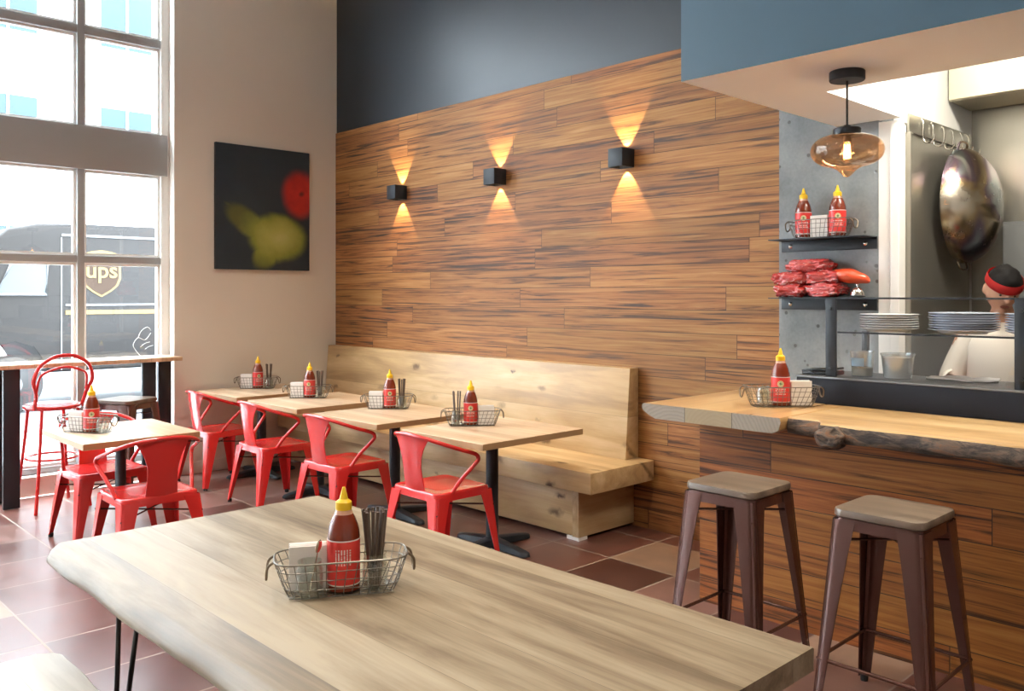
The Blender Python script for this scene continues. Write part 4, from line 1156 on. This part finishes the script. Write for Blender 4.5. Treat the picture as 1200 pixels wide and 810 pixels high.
# ------------------------------------------------------------------ street outside
sbox('pavement', (-3.6, -30, -.15), (-.24, 20, -.02), M['pavement'])
sbox('street', (-60, -60, -.35), (-3.6, 60, -.15), M['asphalt'])
# delivery truck
M['vanglass'] = simple('van_window_glass', (.045, .055, .062), .3, spec=.3)
TX = -6.5
t = thing('delivery_truck', 'dark brown delivery van with a gold shield emblem parked outside the window', 'van')
bm = B()
yf, yr = -1.55, 5.2
top = [(yf - .35, .62), (yf - .38, 1.35), (yf - .22, 1.75), (yf + .0, 2.32), (yf + .22, 2.52), (yf + .6, 2.61), (yf + 1.2, 2.63), (yr, 2.68), (yr, .42), (yf + .75, .42), (yf + .6, .85), (yf + .3, .95), (yf - .05, .85), (yf - .2, .5)]
loft(bm, [[(TX + dx, y, z) for y, z in top] for dx in (0, -2.1)])
bmesh.ops.bevel(bm, geom=[e for e in bm.edges if abs(e.verts[0].co.x - e.verts[1].co.x) < .01], offset=.05, segments=3, affect='EDGES', profile=.5)
body = finish(bm, 'body', M['truckbrown'], t, angle=30)
bm = B(); tube(bm, [(TX + .012, yf + .06, 1.57), (TX + .012, yf + .72, 1.57), (TX + .012, yf + .74, 2.06), (TX + .012, yf + .28, 2.06)], .028, 8, closed=True); dr = finish(bm, 'window_frame', M['trim'], t)
bm = B(); loft(bm, [[(TX + x, y, z) for y, z in ((yf + .06, 1.57), (yf + .72, 1.57), (yf + .74, 2.06), (yf + .28, 2.06))] for x in (.004, .010)]); finish(bm, 'side_window', M['vanglass'], t, False)
bm = B(); box(bm, (TX, yf + .92, .45), (TX + .012, yf + .935, 2.42)); finish(bm, 'door_seam', M['trim'], t, False)
bm = B(); box(bm, (TX, yf + .93, 2.44), (TX + .018, yr, 2.475)); box(bm, (TX, yf + .98, 1.40), (TX + .018, yr, 1.43)); finish(bm, 'rub_rail', M['trim'], t, False)
bm = B(); box(bm, (TX, yf + .98, 1.27), (TX + .014, yr, 1.335)); finish(bm, 'gold_stripe', M['gold'], t, False)
def shield(cy, cz, w, h, x0, x1):
    P = [(-.5, .40), (-.25, .47), (0, .5), (.25, .47), (.5, .40), (.5, -.10), (.42, -.26), (.25, -.38), (0, -.5), (-.25, -.38), (-.42, -.26), (-.5, -.10)]
    b = B(); loft(b, [[(x, cy + p[0] * w, cz + p[1] * h) for p in P] for x in (x0, x1)]); return b
sc_y, sc_z = -.06, 1.89
sh = finish(shield(sc_y, sc_z, .58, .72, TX, TX + .012), 'shield_emblem', M['gold'], t, False)
M['shieldbrown'] = simple('emblem_brown', (.024, .013, .007), .6, spec=.2)
finish(shield(sc_y, sc_z - .01, .50, .63, TX + .012, TX + .018), 'shield_field', M['shieldbrown'], sh, False)
fc = bpy.data.curves.new('f', 'FONT'); fc.body = 'ups'; fc.size = .34; fc.align_x = 'CENTER'; fc.extrude = .004; fc.offset = .006
fo = bpy.data.objects.new('f', fc); COL.objects.link(fo); dg = bpy.context.evaluated_depsgraph_get(); dg.update()
tm = bpy.data.meshes.new_from_object(fo.evaluated_get(dg)); bpy.data.objects.remove(fo)
bm = B(); bm.from_mesh(tm)
RT = Matrix.Translation((TX + .024, sc_y, sc_z - .06)) @ Matrix(((0, 0, 1, 0), (1, 0, 0, 0), (0, 1, 0, 0), (0, 0, 0, 1)))
bmesh.ops.transform(bm, matrix=RT, verts=bm.verts[:]); finish(bm, 'shield_lettering', M['gold'], sh, False)
for y in (yf + .28, yr - 1.2):
    bm = B(); lathe(bm, [(0, 0), (.20, 0), (.24, .02), (.40, .02), (.42, .06), (.42, .24), (0, .24)], 32, M=Matrix.Translation((TX + .0, y, .27)) @ Matrix.Rotation(-PI / 2, 4, 'Y')); wh = finish(bm, 'wheel', M['rubber'], t)
    bm = B(); lathe(bm, [(0, -.02), (.10, -.018), (.19, .0), (.19, .01), (0, .01)], 24, M=Matrix.Translation((TX - .012, y, .27)) @ Matrix.Rotation(-PI / 2, 4, 'Y')); finish(bm, 'hub', M['trim'], wh)
# building across the street
t = thing('office_building', 'pale building with rows of windows across the street', 'building')
bm = B(); box(bm, (-26, -40, -.15), (-17, 34, 16)); finish(bm, 'wall', M['facade'], t, False)
for i in range(10):
    for j in range(4):
        y = -14 + i * 2.9; z = 1.6 + j * 3.3
        bm = B(); box(bm, (-17.0, y, z), (-16.95, y + 1.35, z + 1.7), .01); w_ = finish(bm, 'window', M['fwin'], t)
        bm = B(); box(bm, (-16.95, y + .65, z), (-16.92, y + .70, z + 1.7)); box(bm, (-16.95, y - .06, z - .1), (-16.85, y + 1.41, z)); finish(bm, 'window_frame', M['facade'], w_, False)

# ------------------------------------------------------------------ light
w = bpy.data.worlds.new('sky'); S.world = w; w.use_nodes = True
bg = w.node_tree.nodes['Background']; bg.inputs[0].default_value = (.86, .93, 1., 1); bg.inputs[1].default_value = 26.
sun = bpy.data.lights.new('sun', 'SUN'); sun.energy = 4.; sun.angle = .02; sun.color = (1., .96, .9)
o = link(bpy.data.objects.new('sun', sun)); d = Vector((-.70, .25, -.66)); o.rotation_euler = d.to_track_quat('-Z', 'Y').to_euler(); o.location = (20, -5, 20)
def area(name, loc, size, e, col, rot=(0, 0, 0), sy=None, portal=False, spread=None):
    L = bpy.data.lights.new(name, 'AREA'); L.energy = e; L.color = col; L.size = size
    if sy: L.shape = 'RECTANGLE'; L.size_y = sy
    else: L.shape = 'DISK'
    if portal: L.cycles.is_portal = True
    if spread: L.spread = spread
    o = link(bpy.data.objects.new(name, L)); o.location = loc; o.rotation_euler = rot; return o
area('window_portal', (-.26, -4.72, 2.4), 4.5, 1., (1, 1, 1), (0, -PI / 2, 0), 6.2, portal=True)
WARM = (1., .87, .70)
for x, y in ((2.9, -2.3), (4.6, -2.2), (6.4, -2.6), (2.5, -4.6), (5., -5.2), (7.6, -4.4)):
    area('ceiling_fill', (x, y, H - .06), .35, 27., WARM, spread=math.radians(128))  # unseen warm fill added below the ceiling, without fixtures
area('kitchen_lamp', (6.25, -.30, 3.30), 1.2, 68., (1., .93, .78), (0, 0, 0), .3)

S.view_settings.view_transform = 'Standard'; S.view_settings.look = 'None'
S.view_settings.gamma = 1.; S.view_settings.use_curve_mapping = False
S.view_settings.exposure = 0.2
S.cycles.use_denoising = True
S.cycles.max_bounces = 8; S.cycles.diffuse_bounces = 5; S.cycles.glossy_bounces = 4; S.cycles.transparent_max_bounces = 16
S.cycles.sample_clamp_indirect = 8.
S.cycles.caustics_reflective = False; S.cycles.caustics_refractive = False
